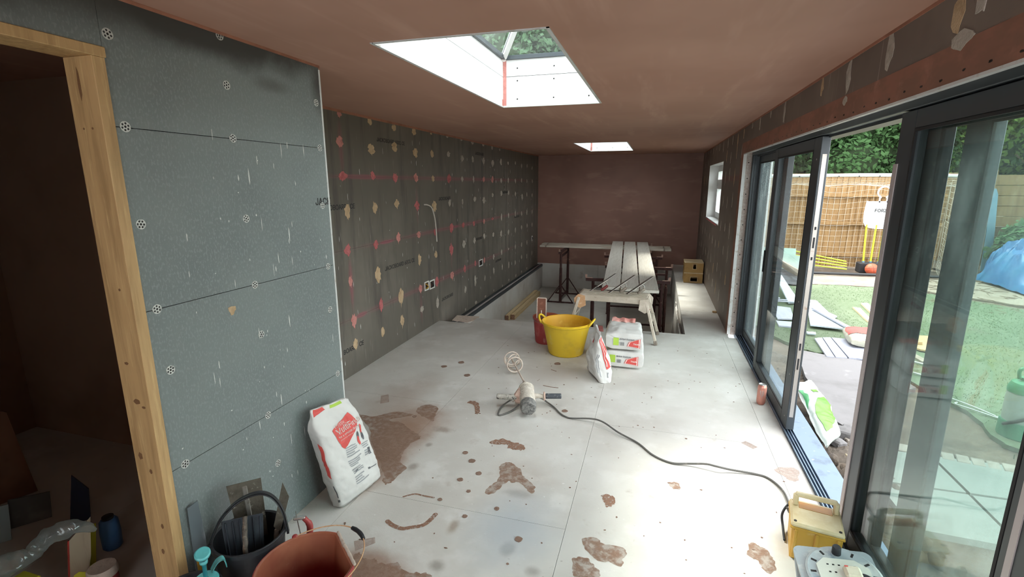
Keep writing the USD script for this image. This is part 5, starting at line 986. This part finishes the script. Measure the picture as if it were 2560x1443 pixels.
leaf('leaf_bright', (118, 144, 78), (176, 192, 122))
leaf('leaf_dark', (58, 78, 54), (108, 128, 90))
leaf('leaf_copper', (92, 74, 52), (158, 116, 82))
leaf('leaf_grey', (86, 112, 84), (160, 180, 150))
leaf('grass_blade', (74, 90, 58), (112, 122, 90))

def ground_grid(x0, x1, y0, y1, nx, ny, z, amp, scale, seed):
    X_, Y_ = np.meshgrid(np.linspace(x0, x1, nx), np.linspace(y0, y1, ny), indexing='ij'); p = np.stack([X_, Y_, 0 * X_], -1)
    p[..., 2] = z + amp * (meshkit.fbm(p * scale, 4, seed) - .5); return grid_surface(p)
gr = S('ground', 'bare earth of the garden', 'ground')
part(gr, 'earth', [ground_grid(1.19, 40, -12, 60, 60, 90, G - .035, .01, 1.0, 3), ground_grid(-60, 1.19, YF + .5, 60, 30, 30, G - .035, .0, 1, 3)], 'soil')
lw = S('lawn', 'patchy worn green lawn', 'lawn')
edge_ = [(1.7, 6.25), (2.3, 5.95), (2.62, 4.9), (2.66, 4.05), (3.4, 3.8), (12, 1.0), (16, 3.5), (14, 6.5), (9.5, 7.3), (6.9, 8.0), (5.5, 9.15), (4.7, 10.05), (3.9, 10.4), (2.9, 10.42), (1.9, 10.2), (1.35, 9.3), (1.3, 7.5)]
pl = spl(edge_, 10, True) + rng.normal(0, .025, (170, 2))
part(lw, 'turf', prism(Polygon(pl).buffer(0), G - .03, G + .004), 'lawn')
LP = Polygon(pl).buffer(-.02)
v, f, n = [], [], 0
q = rng.uniform((1.2, 3.4), (8.5, 10.4), (26000, 2))
from shapely import contains_xy
q = q[contains_xy(LP, q[:, 0], q[:, 1])]
for B_ in (sbox(1.85, 5.85, 2.75, 6.8), sbox(1.6, 7.0, 2.62, 8.8), sbox(2.7, 5.95, 3.45, 7.1), sbox(2.85, 7.6, 3.4, 8.95), sbox(2.6, 4.2, 2.9, 4.5), sbox(1.2, 9.9, 3.0, 10.6), sbox(6.8, 9.0, 9, 10.5), sbox(2.02, 8.4, 2.4, 10.1)): q = q[~contains_xy(B_, q[:, 0], q[:, 1])]
a = rng.uniform(0, 2 * PI, len(q)); h = rng.uniform(.008, .022, len(q)); w = .003
tilt = rng.normal(0, .012, (len(q), 2))
base = np.c_[q, np.full(len(q), G + .003)]
vv = np.stack([base + np.c_[w * np.cos(a), w * np.sin(a), 0 * a], base - np.c_[w * np.cos(a), w * np.sin(a), 0 * a], base + np.c_[tilt, h]], 1).reshape(-1, 3)
solo('grass', tm(vv, np.arange(len(vv)).reshape(-1, 3)), 'grass_blade', 'short sparse grass blades over the lawn', 'grass', kind='stuff')
sp_ = S('path', 'pale sandy strip of earth beyond the lawn', 'path')
pp = spl([(1.2, 10.3), (3, 10.5), (4.2, 10.5), (5, 10.1), (6, 9.2), (8, 8.3), (12, 7.4), (13, 8.4), (9, 10.2), (7, 11.3), (5, 11.7), (1.2, 11.6)], 8, True) + rng.normal(0, .02, (96, 2))
part(sp_, 'sand', prism(Polygon(pp).buffer(0).difference(Polygon(pl).buffer(0)), G - .03, G - .003), 'sand_path')
v = []
for _ in range(260):
    x, y = rng.uniform(4.2, 9), rng.uniform(8.6, 11.6)
    v.append(tube(spl([(x + dx, y + dy, G + .004) for dx, dy in np.cumsum(rng.normal(0, .07, (4, 2)), 0)], 2), .004, 4))
solo('twig_litter', cat(*v), 'bark', 'dry twigs and litter scattered in front of the blue tarpaulin', 'twigs', kind='stuff')
cs = S('slab', 'grey concrete slab outside the open door', 'slab')
part(cs, 'concrete', wob(prism(Polygon([(1.50, 4.22), (1.53, 4.13), (1.60, 4.15), (1.74, 4.55), (2.1, 4.9), (2.45, 5.2), (2.30, 5.86), (2.0, 5.95), (1.72, 6.07), (1.58, 5.6), (1.52, 5.2)]), G - .06, G + .018), .006, 6), 'concrete')
pa = S('patio', 'pale square paving slabs with a brick edging', 'patio')
for x0, x1 in [(1.50, 1.965), (1.985, 2.575), (2.595, 3.19), (3.21, 3.80)]:
    for y0, y1 in [(2.93, 3.388), (3.408, 3.85)]:
        P = sbox(x0, y0, x1, y1)
        if x0 < 1.6: P = Polygon([(1.485, 3.10), (1.53, 2.93), (1.965, 2.905), (1.965, 3.388), (1.48, 3.388)] if y0 < 3 else [(1.49, 3.408), (1.965, 3.408), (1.965, 3.85), (1.58, 3.86), (1.5, 3.7)])
        else: P = affinity.scale(P, 1, 1).intersection(Polygon([(1.4, 2.8), (4, 2.9), (4, 3.6), (1.4, 4.05)]) if y0 > 3 else P)
        part(pa, 'paving_slab', prism(P, G - .05, G + .006 + rng.normal(0, .0015)), 'paver')
for k in range(30):
    x = 1.50 + .0805 * k; y = 4.045 - .192 * (x - 1.5)
    part(pa, 'edging_block', put(box((.003, -.118, -.06), (.0775, 0, .010 + rng.normal(0, .002)), .005), frame((x, y, G), unit((1, -.19, 0)), unit((.19 + .15, 1, 0)), (0, 0, 1))), 'edging')
v = []
tr_ = S('trench', 'strip of lumpy dug soil along the door sill', 'ground')
part(tr_, 'dug_soil', wob(ground_grid(1.19, 1.62, .2, 6.1, 20, 200, G - .03, .13, 5, 8), .03, 14, 4), 'soil_dark')
for k in range(46):
    y = rng.uniform(2.0, 4.2); x = rng.uniform(1.24, 1.5); r = rng.uniform(.012, .05)
    m = trimesh.creation.icosphere(2, r); m = wob(tm(np.asarray(m.vertices) * rng.uniform(.6, 1.3, 3), m.faces), r * .5, .6 / r, k)
    part(tr_, 'clod', move(m, (x, y, G + .0)), 'soil_dark' if k % 3 else 'soil')
for x, y, r in [(1.50, 4.02, .075), (1.40, 3.86, .05), (1.56, 4.12, .05)]:
    m = wob(box((-r, -r * .7, -r * .5), (r, r * .7, r * .5), .01).subdivide(), r * .25, 1 / r); part(tr_, 'rubble', move(rotz(m, y * 3), (x, y, G + .01)), 'concrete')
solo('cane', rod((1.37, 3.62, G + .05), (1.40, 3.12, G + .07), .006, 8), 'lath', 'thin dry stick lying on the dug soil by the sill', 'stick')

# compost bag
s = Sack((1.265, 3.66, -.10), (1.44, 3.95, -.075), (1.27, 4.62, -.02), (1.50, 4.88, -.05), .10, tv=lambda v: max(.06, math.sin(PI * min(.97, .10 + v * .9)) ** .7), wv=lambda v: .8 + .25 * math.sin(PI * (v * .8 + .1)), p=.7, amp=.03, freq=6, seed=61)
t = thing('compost_bag', 'crumpled green and white plastic compost bag lying outside the open door', 'compost bag', (1.38, 4.2, -.1))
part(t, 'sack', s.mesh(60, 44), 'compost_pale', True)
part(t, 'green_panel', s.decal([(-.55, .12), (.2, .10), (.78, .16), (.88, .42), (.75, .58), (.1, .60), (-.35, .50), (-.62, .40)], .004), 'compost_green', True)
part(t, 'green_panel', s.decal([(-.95, .55), (-.62, .62), (-.55, .85), (-.9, .9)], .004), 'compost_deep', True)
part(t, 'green_panel', s.decal([(.1, .74), (.7, .70), (.66, .76), (.12, .80)], .004), 'compost_green', True)

# fence, gate
fe = thing('fence', 'tall back fence of upright tan boards behind the goal net', 'fence', (3, 12.95, G))
for k in range(62):
    x = -1.2 + .116 * k
    part(fe, 'fence_board', rotz(box((x, 12.955, G), (x + .125, 12.955 + .016, 1.925 + rng.normal(0, .004)), .002), rng.normal(.13, .01), (x, 12.955, 0)), 'fence_wood')
for z in (.13, .85, 1.48): part(fe, 'fence_rail', box((-1.2, 12.88, z - .04), (6.0, 12.945, z + .035), .006), 'fence_wood')
part(fe, 'fence_cap', box((-1.2, 12.90, 1.925), (6.0, 13.0, 1.96), .005), 'fence_wood')
for x in (-.6, 1.9, 4.3): part(fe, 'fence_post', box((x, 12.97, G), (x + .1, 13.07, 1.93)), 'fence_wood')
ga = thing('gate', 'tan boarded garden gate with black strap hinges right of the goal net', 'gate', (6.2, 13.4, G))
for k in range(9):
    x = 5.95 + .112 * k
    part(ga, 'gate_board', box((x, 13.40, .0), (x + .109, 13.42, 1.97), .003), 'fence_wood_old')
for z in (.15, 1.0, 1.75): part(ga, 'gate_ledge', box((5.97, 13.36, z - .05), (6.93, 13.40, z + .05), .004), 'fence_wood_old')
for z in (1.60, .06): part(ga, 'strap_hinge', prism(Polygon([(6.42, -.015), (6.86, -.03), (6.86, -.09), (6.94, -.09), (6.94, .09), (6.86, .09), (6.86, .03), (6.42, .015)]), 0, .008).apply_transform(frame((0, 13.352, z), (1, 0, 0), (0, 0, 1), (0, -1, 0))), 'iron_black')
f2 = thing('side_fence', 'weathered fence of horizontal boards right of the gate', 'fence', (9, 13.6, G))
part(f2, 'fence_post', box((6.95, 13.38, G), (7.07, 13.5, 2.02), .006), 'fence_wood_old')
for k in range(9): part(f2, 'fence_board', box((7.06, 13.55 + .004 * (k % 2), -.1 + .225 * k), (15, 13.575 + .004 * (k % 2), .118 + .225 * k), .004), 'fence_wood_old' if k > 3 else 'fence_dark')
for x in (9, 11.4, 13.8): part(f2, 'fence_post', box((x, 13.46, G), (x + .1, 13.56, 2.0), .006), 'fence_wood_old')

# football goal
X0, X1, YG, YB, ZG = 2.06, 5.96, 11.45, 12.6, 1.87
go = thing('football_goal', 'white garden football goal with a sagging net in front of the fence', 'goal', (4, 11.45, G))
part(go, 'crossbar', tube(spl([(X0, YG, ZG + .02), (4.0, YG, ZG + .03), (X1, YG, ZG)], 8), .035, 12), 'goal_white', True)
part(go, 'goal_post', tube(spl([(X1, YG, ZG), (X1 - .0, YG, 1.2), (X1 + .1, YG + .1, .4), (X1 + .05, YG + .3, G + .03)], 8), .018, 10), 'iron_black', True)
part(go, 'goal_post', rod((X0, YG, ZG), (X0, YG, G), .035, 12), 'goal_white', True)
part(go, 'top_bar', tube(spl([(X1, YG, ZG), (X1 - .02, 12.0, ZG - .02), (X1 - .06, YB, ZG + .01)], 6), .016, 8), 'goal_white', True)
part(go, 'base_bar', rod((X0, YG - .02, G + .05), (X1 + .12, YG + .4, G + .03), .03, 10), 'iron_black', True)
part(go, 'base_bar', rod((X1 + .12, YG + .4, G + .03), (X1 + .05, YB + .35, G + .03), .025, 10), 'iron_black', True)
part(go, 'base_bar', rod((X0, YG, G + .05), (X0, YB + .3, G + .05), .025, 10), 'iron_black', True)
part(go, 'brace_pole', tube(spl([(X1 + .14, YG + .42, G + .03), (X1 + .38, YG + .7, .35), (X1 + .46, YG + .9, 1.0)], 8), .012, 8), 'iron_black', True)
part(go, 'net_clip', [rod((X0 + .35 * k, YG - .04, ZG + .02), (X0 + .35 * k, YG - .04, ZG - .0), .010, 6) for k in range(1, 11)], 'iron_black', kind='stuff')
v = []; R_ = .003
def back(u, w_):   # u along the goal, w_ down from the top of the back net
    return V(X0 + u * (X1 - .06 - X0), YB + .12 * w_ + .03 * math.sin(9 * u), 1.70 - (1.70 - G) * w_ - .04 * math.sin(u * 17) * (1 - w_))
def top(u, w_): return V(X0 + u * (X1 - X0), YG + w_ * (YB - YG), ZG - .0 - .17 * w_ - .05 * math.sin(PI * w_) - .02 * math.sin(u * 21) * w_)
def side(u, w_):   # right side: u from back to front
    return V(X1 - .06 + .04 * u, YB - (YB - YG) * u * max(.12, (1 - .8 * w_ ** .8)), ZG - .06 - (ZG - .06 - G - .05) * w_ - .05 * math.sin(PI * u) * (1 + w_))
for k in range(32): v.append(tube([back(k / 31, w_) for w_ in np.linspace(0, 1, 7)], R_, 3)); v.append(tube([top(k / 31, w_) for w_ in np.linspace(0, 1, 6)], R_, 3))
for k in range(16): v.append(tube([back(u, k / 15) for u in np.linspace(0, 1, 30)], R_, 3))
for k in range(9): v.append(tube([top(u, k / 8) for u in np.linspace(0, 1, 30)], R_, 3))
for k in range(8): v.append(tube([side(k / 7, w_) for w_ in np.linspace(0, 1, 18)], R_ * 1.5, 3))
for k in range(17): v.append(tube([side(u, k / 16) for u in np.linspace(0, 1, 10)], R_ * 1.5, 3))
part(go, 'net', v, 'net_white', kind='stuff')

t = thing('training_mannequin', 'white football training mannequin on lime poles inside the goal', 'training dummy', (4.54, 12.2, G))
body = Polygon(spl([(4.31, .845), (4.84, .855), (4.86, 1.30), (4.80, 1.37), (4.36, 1.37), (4.27, 1.33)], 5, True)).buffer(0)
part(t, 'torso_panel', on_ym(prism(body, 0, .02), 12.2), 'mannequin_white')
head = Point(4.57, 1.56).buffer(.13, 20).difference(Point(4.57, 1.56).buffer(.10, 20)).difference(sbox(4.53, 1.40, 4.61, 1.48)).union(sbox(4.49, 1.35, 4.515, 1.47)).union(sbox(4.63, 1.35, 4.655, 1.47))
part(t, 'head_ring', on_ym(prism(head, 0, .02), 12.2), 'mannequin_white')
part(t, 'printed_word', on_ym(text('FORZA', .062), 12.178, 4.435, 1.15), 'print_dark')
for a, b in [(4.335, 4.375), (4.515, 4.51), (4.665, 4.655), (4.80, 4.80)]: part(t, 'leg_pole', rod((a, 12.19, .88), (b, 12.19, .06), .018, 10), 'pole_lime', True)
part(t, 'base_block', box((4.28, 12.08, G), (4.92, 12.32, .07), .02), 'rubber')
part(t, 'spike_cap', [rod((b, 12.19, .03), (b, 12.19, .10), .024, 10) for b in (4.375, 4.51, 4.655, 4.80)], 'ski_blue', kind='stuff')
o = V(4.45, 11.92, -.03)
t = thing('basketball', 'orange basketball on the ground inside the goal', 'ball', o)
part(t, 'ball_skin', put(trimesh.creation.icosphere(3, .12), frame(o, (1, 0, 0), (0, 1, 0), (0, 0, 1))), 'ball_orange', True)
def circ(c, n_, r): x, y, z = axes(n_); return [c + x * r * math.cos(a) + y * r * math.sin(a) for a in np.linspace(0, 2 * PI, 33)[:-1]]
part(t, 'ball_seam', [tube(circ(o, n_, .1195), .0025, 5, True) for n_ in ((1, 0, .2), (0, .3, 1))], 'print_dark', True)
for k, (za, zb_) in enumerate([(.17, .06), (.085, .01), (.0, -.04), (-.09, -.10)]):
    solo('slalom_pole', rod((3.0, 12.3 - .03 * k, za + .09), (4.09, 12.3 - .03 * k, zb_), .016, 10), 'pole_lime', ['topmost', 'second from the top', 'third from the top', 'lowest'][k] + ' of the lime yellow training poles lying in the goal', 'training pole', True, 'lime training poles lying in the goal')

# tarpaulin heap, leaning board, bushes
nx, ny = 140, 80
X_, Y_ = np.meshgrid(np.linspace(6.15, 9.6, nx), np.linspace(10.2, 11.85, ny), indexing='ij'); p = np.stack([X_, Y_, 0 * X_], -1)
ex = np.clip((X_ - 6.15) / .4, 0, 1); ey = np.clip((Y_ - 10.2) / .9, 0, 1) * np.clip((11.9 - Y_) / .4, 0, 1)
f_ = meshkit.fbm(p * 1.5, 4, 9); c_, s_ = math.cos(.6), math.sin(.6); wp_ = np.stack([(p[..., 0] * c_ - p[..., 1] * s_) * 1.1, (p[..., 0] * s_ + p[..., 1] * c_) * 2.6, 0 * X_], -1); wp_ = wp_ + 1.6 * np.stack([meshkit.fbm(p * 1.7, 4, 41), meshkit.fbm(p * 1.7, 4, 42), 0 * X_], -1); rdg = (1 - np.minimum(1, 3.2 * np.abs(meshkit.fbm(wp_, 4, 15) - .5))) ** 1.3 * .55 + (1 - np.minimum(1, 4 * np.abs(meshkit.fbm(wp_ * 2.3 + 7, 3, 16) - .5))) * .2
p[..., 2] = G + .02 + .78 * np.sqrt(ex) * np.sqrt(np.clip(ey, 0, 1)) * (.25 + .6 * f_) + .85 * rdg * np.clip(ex * 2, 0.1, 1) * np.clip(ey * 3, .1, 1) * .6; p[..., 1] += .25 * (meshkit.fbm(p * 2.5, 3, 21) - .5)
t = thing('tarpaulin', 'crumpled bright blue tarpaulin heap in front of the far fence', 'tarpaulin', (7.4, 11.8, G))
part(t, 'sheet', shell(p, .006), 'tarp_blue', 25)
solo('loose_board', sheet([(7.0, 10.1, G + .02), (8.8, 10.0, G + .03), (8.9, 9.5, G + .03), (6.9, 9.75, G + .012)], .02), 'lath', 'pale board lying in front of the blue tarpaulin', 'board')
solo('blue_ski', put(prism(Polygon([(-.07, 0), (.07, 0), (.085, .9), (.065, 1.66), (.03, 1.78), (-.03, 1.78), (-.06, 1.66), (-.04, .9)]).buffer(.01), 0, .02), frame((7.03, 13.12, G), (1, 0, 0), unit((-.0, .13, 1)), unit(np.cross((1, 0, 0), (0, .13, 1))))), 'ski_blue', 'long pale blue ski-shaped board leaning on the gate post', 'board')

def foliage(lobes, n, size, seed, core=True, droop=.3):
    """Leaves spread through the outer part of a set of ellipsoids (centre, radii)."""
    r = np.random.default_rng(seed); vol = np.array([np.prod(l[1]) ** .67 for l in lobes]); P, N = [], []
    for (c, rad), k in zip(lobes, (n * vol / vol.sum()).astype(int)):
        d = r.normal(size=(k, 3)); d /= np.linalg.norm(d, axis=1, keepdims=True); q = r.uniform(.72, 1.12, (k, 1)) * (1 + .25 * (meshkit.noise(d * 3 + seed, seed)[:, None] - .5))
        P.append(np.asarray(c) + d * q * rad); N.append(d)
    P, N = np.vstack(P), np.vstack(N); k = len(P)
    nn = N + r.normal(0, .6, (k, 3)); nn[:, 2] += .35; nn /= np.linalg.norm(nn, axis=1, keepdims=True)
    a = np.cross(nn, r.normal(size=(k, 3))); a /= np.linalg.norm(a, axis=1, keepdims=True); b = np.cross(nn, a)
    s_ = size * r.uniform(.6, 1.3, (k, 1)); v = np.stack([P - a * s_, P + b * s_ * .55 - nn * s_ * droop * .3, P + a * s_, P - b * s_ * .55 - nn * s_ * droop * .3], 1).reshape(-1, 3)
    i = np.arange(k)[:, None] * 4; f = np.vstack([i + [0, 1, 2], i + [0, 2, 3]])
    return tm(v, f)
def tree(label, cat_, x, y, h, rx, ry, z0, lf, n, size, seed, trunk=.14, bark='bark', lobes=9):
    r = np.random.default_rng(seed); t = thing('tree' if cat_ == 'tree' else 'bush', label, cat_, (x, y, G))
    L = [((x, y, z0 + (h - z0) * .5), (rx * .8, ry * .8, (h - z0) * .5))]
    for _ in range(lobes): 
        a, zz = r.uniform(0, 2 * PI), r.uniform(.12, .88); s_ = math.sin(PI * (zz * .85 + .1)) ** .6
        L.append(((x + rx * .7 * s_ * math.cos(a), y + ry * .7 * s_ * math.sin(a), z0 + (h - z0) * zz), (rx * .42, ry * .42, (h - z0) * .2)))
    if trunk:
        part(t, 'trunk', tube(spl([(x, y, G), (x + .1, y, z0 * .6), (x - .05, y + .05, z0 + (h - z0) * .6)], 4), np.linspace(trunk, trunk * .4, 9), 10), bark, True)
        v = []
        for k in range(5):
            a = k * 1.26 + seed; b0 = V(x, y, z0 + .2 + (h - z0) * .09 * k); v.append(tube(spl([b0, b0 + V(math.cos(a) * rx * .35, math.sin(a) * ry * .35, .3), b0 + V(math.cos(a) * rx * .8, math.sin(a) * ry * .8, .9)], 3), np.linspace(trunk * .4, .02, 7), 7))
        for b in v: part(t, 'branch', b, bark, True)
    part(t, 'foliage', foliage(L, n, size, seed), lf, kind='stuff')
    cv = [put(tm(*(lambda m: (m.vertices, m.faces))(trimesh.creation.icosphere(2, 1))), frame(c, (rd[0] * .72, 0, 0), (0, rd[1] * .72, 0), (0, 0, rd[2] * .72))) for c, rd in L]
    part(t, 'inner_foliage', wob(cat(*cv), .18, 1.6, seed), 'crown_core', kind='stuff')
TREES = [('mid green broadleaf tree directly above the back fence in the open gap', 5.6, 17.2, 5.6, 2.2, 1.9, 1.0, 'leaf_mid', 16000, .085), ('bright yellow-green tree at the right edge of the open gap', 8.2, 18.0, 6.2, 2.0, 1.8, .8, 'leaf_bright', 14000, .085),
         ('mid green tree behind the fence as seen through the far glass panels', 2.2, 17.6, 5.6, 2.4, 1.9, .8, 'leaf_mid', 16000, .085), ('dark green tree above the gate, seen through the dusty pane', 10.4, 17.0, 6.0, 2.4, 2.0, .9, 'leaf_dark', 15000, .08),
         ('copper-brown leaved tree at the top right of the dusty pane', 12.2, 15.6, 6.6, 2.4, 2.0, 1.6, 'leaf_copper', 13000, .08), ('tall grey-green tree far behind the back fence', 4.4, 24, 9.5, 4.0, 3.0, 2, 'leaf_grey', 12000, .15),
         ('tall mid green tree far behind the bright yellow-green one', 11.5, 25, 10, 4.2, 3.0, 2, 'leaf_mid', 12000, .15), ('large dark green tree far to the right behind the side fence', 18, 20, 9, 4, 3.4, 1, 'leaf_dark', 9000, .15), ('tall green tree far to the left beyond the house, seen through the near roof light', -7.4, 26.5, 14.5, 4.2, 3.4, 3, 'leaf_grey', 14000, .14),
         ('tall bushy tree beyond the house at the left of the near roof light', -15, 28, 15, 4.6, 3.6, 3, 'leaf_mid', 10000, .16), ('tall tree beyond the house behind the far roof light', 0, 29, 13.5, 4.2, 3.4, 3, 'leaf_grey', 10000, .16)]
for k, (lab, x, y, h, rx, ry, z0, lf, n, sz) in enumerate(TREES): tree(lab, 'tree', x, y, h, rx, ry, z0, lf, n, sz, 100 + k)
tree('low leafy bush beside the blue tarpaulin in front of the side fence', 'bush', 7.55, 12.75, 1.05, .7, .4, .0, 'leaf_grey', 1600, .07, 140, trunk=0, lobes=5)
t = thing('bare_tree', 'pale thick bare trunk in front of the side fence', 'tree', (8.45, 13.2, G))
part(t, 'trunk', wob(tube(spl([(8.35, 13.15, G), (8.42, 13.2, .8), (8.62, 13.25, 1.8), (8.9, 13.4, 3.6)], 5), np.linspace(.17, .12, 16), 14), .04, 3), 'trunk_pale', True)

# boards and oddments on the lawn
def lay(name, label, cat_, c4, th, m, z=G + .006, group=None):
    z = list(z) if np.ndim(z) else [z] * len(c4); solo(name, sheet([(x, y, zz + th / 2) for (x, y), zz in zip(c4, z)], th), m, label, cat_, group=group)
for k, (c4, lab) in enumerate([([(1.975, 6.60), (2.068, 6.655), (1.985, 5.91), (1.908, 5.91)], 'narrow lilac-grey cladding board nearest the doors, left of three side by side'), ([(2.08, 6.66), (2.172, 6.69), (2.112, 5.92), (1.998, 5.91)], 'narrow lilac-grey cladding board, middle of three side by side'), ([(2.185, 6.69), (2.50, 6.66), (2.40, 5.94), (2.128, 5.92)], 'wide lilac-grey cladding board under the red and white sack')]):
    lay('cladding_board', lab, 'cladding board', c4, .018, 'clad_lilac', G + .008)
    stage.GetPrimAtPath(f'/World/cladding_board' + (f'_{k:03d}' if k else ''))
for c4, z, m, lab in [([(2.18, 10.0), (2.30, 9.95), (2.30, 8.60), (2.10, 8.45)], (G + .25, G + .22, G + .03, G + .03), 'clad_pale', 'pale blue board at the back of the fan, tipped up at its far end'), ([(2.42, 8.76), (2.56, 8.70), (2.44, 7.04), (2.06, 7.12)], G + .04, 'clad_pale', 'widest pale blue board in the fan on the lawn'), ([(2.50, 8.15), (2.58, 7.80), (2.47, 7.62), (2.42, 7.9)], G + .02, 'clad_lilac', 'short offcut sticking out right of the fan of boards'), ([(1.80, 8.25), (2.06, 8.15), (1.95, 7.46), (1.73, 7.42)], G + .02, 'clad_lilac', 'lilac board left of the widest board in the fan'), ([(1.70, 7.36), (1.90, 7.34), (1.83, 7.08), (1.68, 7.09)], G + .006, 'clad_lilac', 'small lilac offcut at the near left of the fan'), ([(2.30, 8.0), (2.34, 8.0), (2.50, 6.98), (2.44, 6.96)], G + .075, 'clad_lilac', 'thin lilac strip lying along the right edge of the widest board')]:
    lay('cladding_board', lab, 'cladding board', c4, .018, m, z)
for k, x in enumerate((1.78, 1.86, 1.95)): solo('wire_rack', cat(rod((x - .1, 8.75 - .12 * k, G + .05), (x + .25, 8.70 - .12 * k, G + .06), .012, 8)), 'clad_lilac', ['far', 'middle', 'near'][k] + ' thin grey batten left of the fan of boards', 'batten')
solo('pipe_offcut', rod((1.93, 6.775, G + .035), (2.03, 6.775, G + .035), .022, 12), 'clad_pale', 'short pale pipe offcut lying left of the three cladding boards', 'pipe', True)
for c4, lab in [([(3.0, 8.50), (3.09, 8.46), (2.99, 7.80), (2.91, 7.66)], 'pale lath on the lawn, left of the pair'), ([(3.22, 8.82), (3.33, 8.88), (3.20, 8.05), (3.10, 7.95)], 'pale lath on the lawn, right of the pair')]: lay('timber_lath', lab, 'lath', c4, .025, 'lath')
lay('plywood_sheet', 'tan plywood sheet lying on the lawn seen through the dusty pane', 'plywood', [(3.37, 7.05), (3.36, 6.37), (3.0, 6.42), (2.75, 7.0)], .018, 'ply', G + .02)
lay('timber_lath', 'short brown batten lying on the plywood sheet', 'batten', [(2.98, 7.0), (3.08, 7.02), (3.10, 6.62), (3.03, 6.60)], .03, 'ply', G + .04)
lay('timber_lath', 'weathered board tucked under the plywood sheet', 'board', [(2.80, 6.5), (2.86, 6.55), (2.92, 6.0), (2.84, 6.02)], .018, 'plank_grey')
s = Sack((2.26, 6.30, -.06), (2.66, 6.30, -.06), (2.30, 6.74, -.03), (2.70, 6.74, -.03), .15, tv=lambda v: max(.2, math.sin(PI * (v * .8 + .12)) ** .6), p=.55, amp=.02, freq=7, seed=70)
t = thing('cement_sack', 'slumped red and pale sack on the lilac cladding boards', 'sack', (2.47, 6.5, -.1))
part(t, 'sack', s.mesh(48, 30), 'sack_pale', True)
part(t, 'red_panel', s.decal([(-.97, .30), (.97, .26), (.97, .97), (-.9, .97)], .006), 'sack_red', True)
for k, (pts, lab) in enumerate([([(2.60, 5.62), (2.67, 5.55), (2.745, 5.50), (2.81, 5.56), (2.825, 5.76), (2.83, 5.90), (2.76, 5.98), (2.68, 5.98)], 'loop of white cord on the lawn beyond the slab'), ([(2.83, 5.90), (2.88, 5.95), (2.93, 6.07), (2.99, 5.90), (2.91, 5.80), (2.84, 5.86)], 'small tangled end of white strapping on the lawn'), ([(2.62, 5.0), (2.70, 4.88), (2.77, 4.73), (2.80, 4.63)], 'thin white lance lying on the grass left of the sprayer'), ([(2.63, 4.91), (2.60, 4.87), (2.67, 4.79), (2.74, 4.70), (2.80, 4.62)], 'bent white hose lying beside the lance')]):
    solo('white_cord', tube(spl([(x, y, G + .02) for x, y in pts], 6), .009 if k < 2 else .006, 8), 'cord_white', lab, 'cord', True)
o = (2.75, 4.37, G + .004)
t = thing('garden_sprayer', 'garden pressure sprayer with green base and green top on the lawn', 'sprayer', o)
part(t, 'base_ring', lathe([(0, 0), (.112, 0), (.118, .01), (.116, .12), (.108, .13), (0, .13)], 36, o), 'sprayer_green', 40)
part(t, 'tank', lathe([(0, .125), (.106, .125), (.108, .30), (.104, .36), (0, .36)], 36, o), 'sprayer_body', 40)
part(t, 'shoulder', lathe([(0, .355), (.107, .355), (.107, .39), (.09, .43), (.05, .45), (.045, .47), (0, .47)], 36, o), 'sprayer_green', 40)
part(t, 'pump_handle', tube(spl([(o[0] - .06, o[1], o[2] + .46), (o[0] - .065, o[1], o[2] + .53), (o[0], o[1], o[2] + .55), (o[0] + .065, o[1], o[2] + .53), (o[0] + .06, o[1], o[2] + .46)], 5), .012, 10), 'sprayer_green', True)
part(t, 'strap', tube(spl([(o[0] - .118, o[1] - .03, o[2] + .10), (o[0] - .04, o[1] - .118, o[2] + .19), (o[0] + .08, o[1] - .10, o[2] + .30)], 6), .012, 8), 'iron_black', True)

# heap behind the far panels
solo('mint_sheet', sheet([(1.9, 11.9, G), (3.0, 11.9, G), (3.0, 12.02, .34), (1.9, 12.02, .36)], .05), 'mint_board', 'pale mint insulation sheet standing at the far left of the garden', 'insulation board')
solo('mint_sheet', sheet([(2.35, 11.78, G), (3.28, 11.78, G), (3.30, 11.86, .16), (2.40, 11.86, .30)], .05), 'mint_board', 'second mint insulation sheet leaning in front of the first', 'insulation board')
solo('grey_plank', sheet([(2.33, 10.95, .31), (2.83, 10.95, .04), (2.84, 11.0, -.13), (2.33, 11.0, .20)], .03), 'plank_grey', 'weathered grey plank propped diagonally over the black sheeting', 'plank')
X_, Y_ = np.meshgrid(np.linspace(1.55, 2.85, 40), np.linspace(10.15, 11.2, 30), indexing='ij'); p = np.stack([X_, Y_, 0 * X_], -1)
e_ = np.clip((X_ - 1.5) / .3, 0, 1) * np.clip((2.9 - X_) / 1.1, 0, 1) * np.clip((Y_ - 10.1) / .4, 0, 1); p[..., 2] = G + .01 + .55 * e_ * (.4 + meshkit.fbm(p * 4, 4, 31))
t = thing('black_sheeting', 'heap of crumpled black sheeting at the far left of the garden', 'sheeting', (2.2, 11, G)); part(t, 'sheet', shell(p, .005), 'sheet_black', 60)
solo('blue_pipe', tube(spl([(1.62, 8.3, G + .03), (1.68, 9.0, G + .03), (1.74, 9.6, G + .03), (1.80, 10.1, G + .04)], 5), .018, 8), 'tarp_blue', 'thin blue pipe lying in front of the black sheeting', 'pipe', True)
solo('thin_post', rod((2.42, 11.2, G), (2.48, 11.25, 1.6), .012, 8), 'iron_black', 'thin dark cane standing left of the goal', 'cane', True)
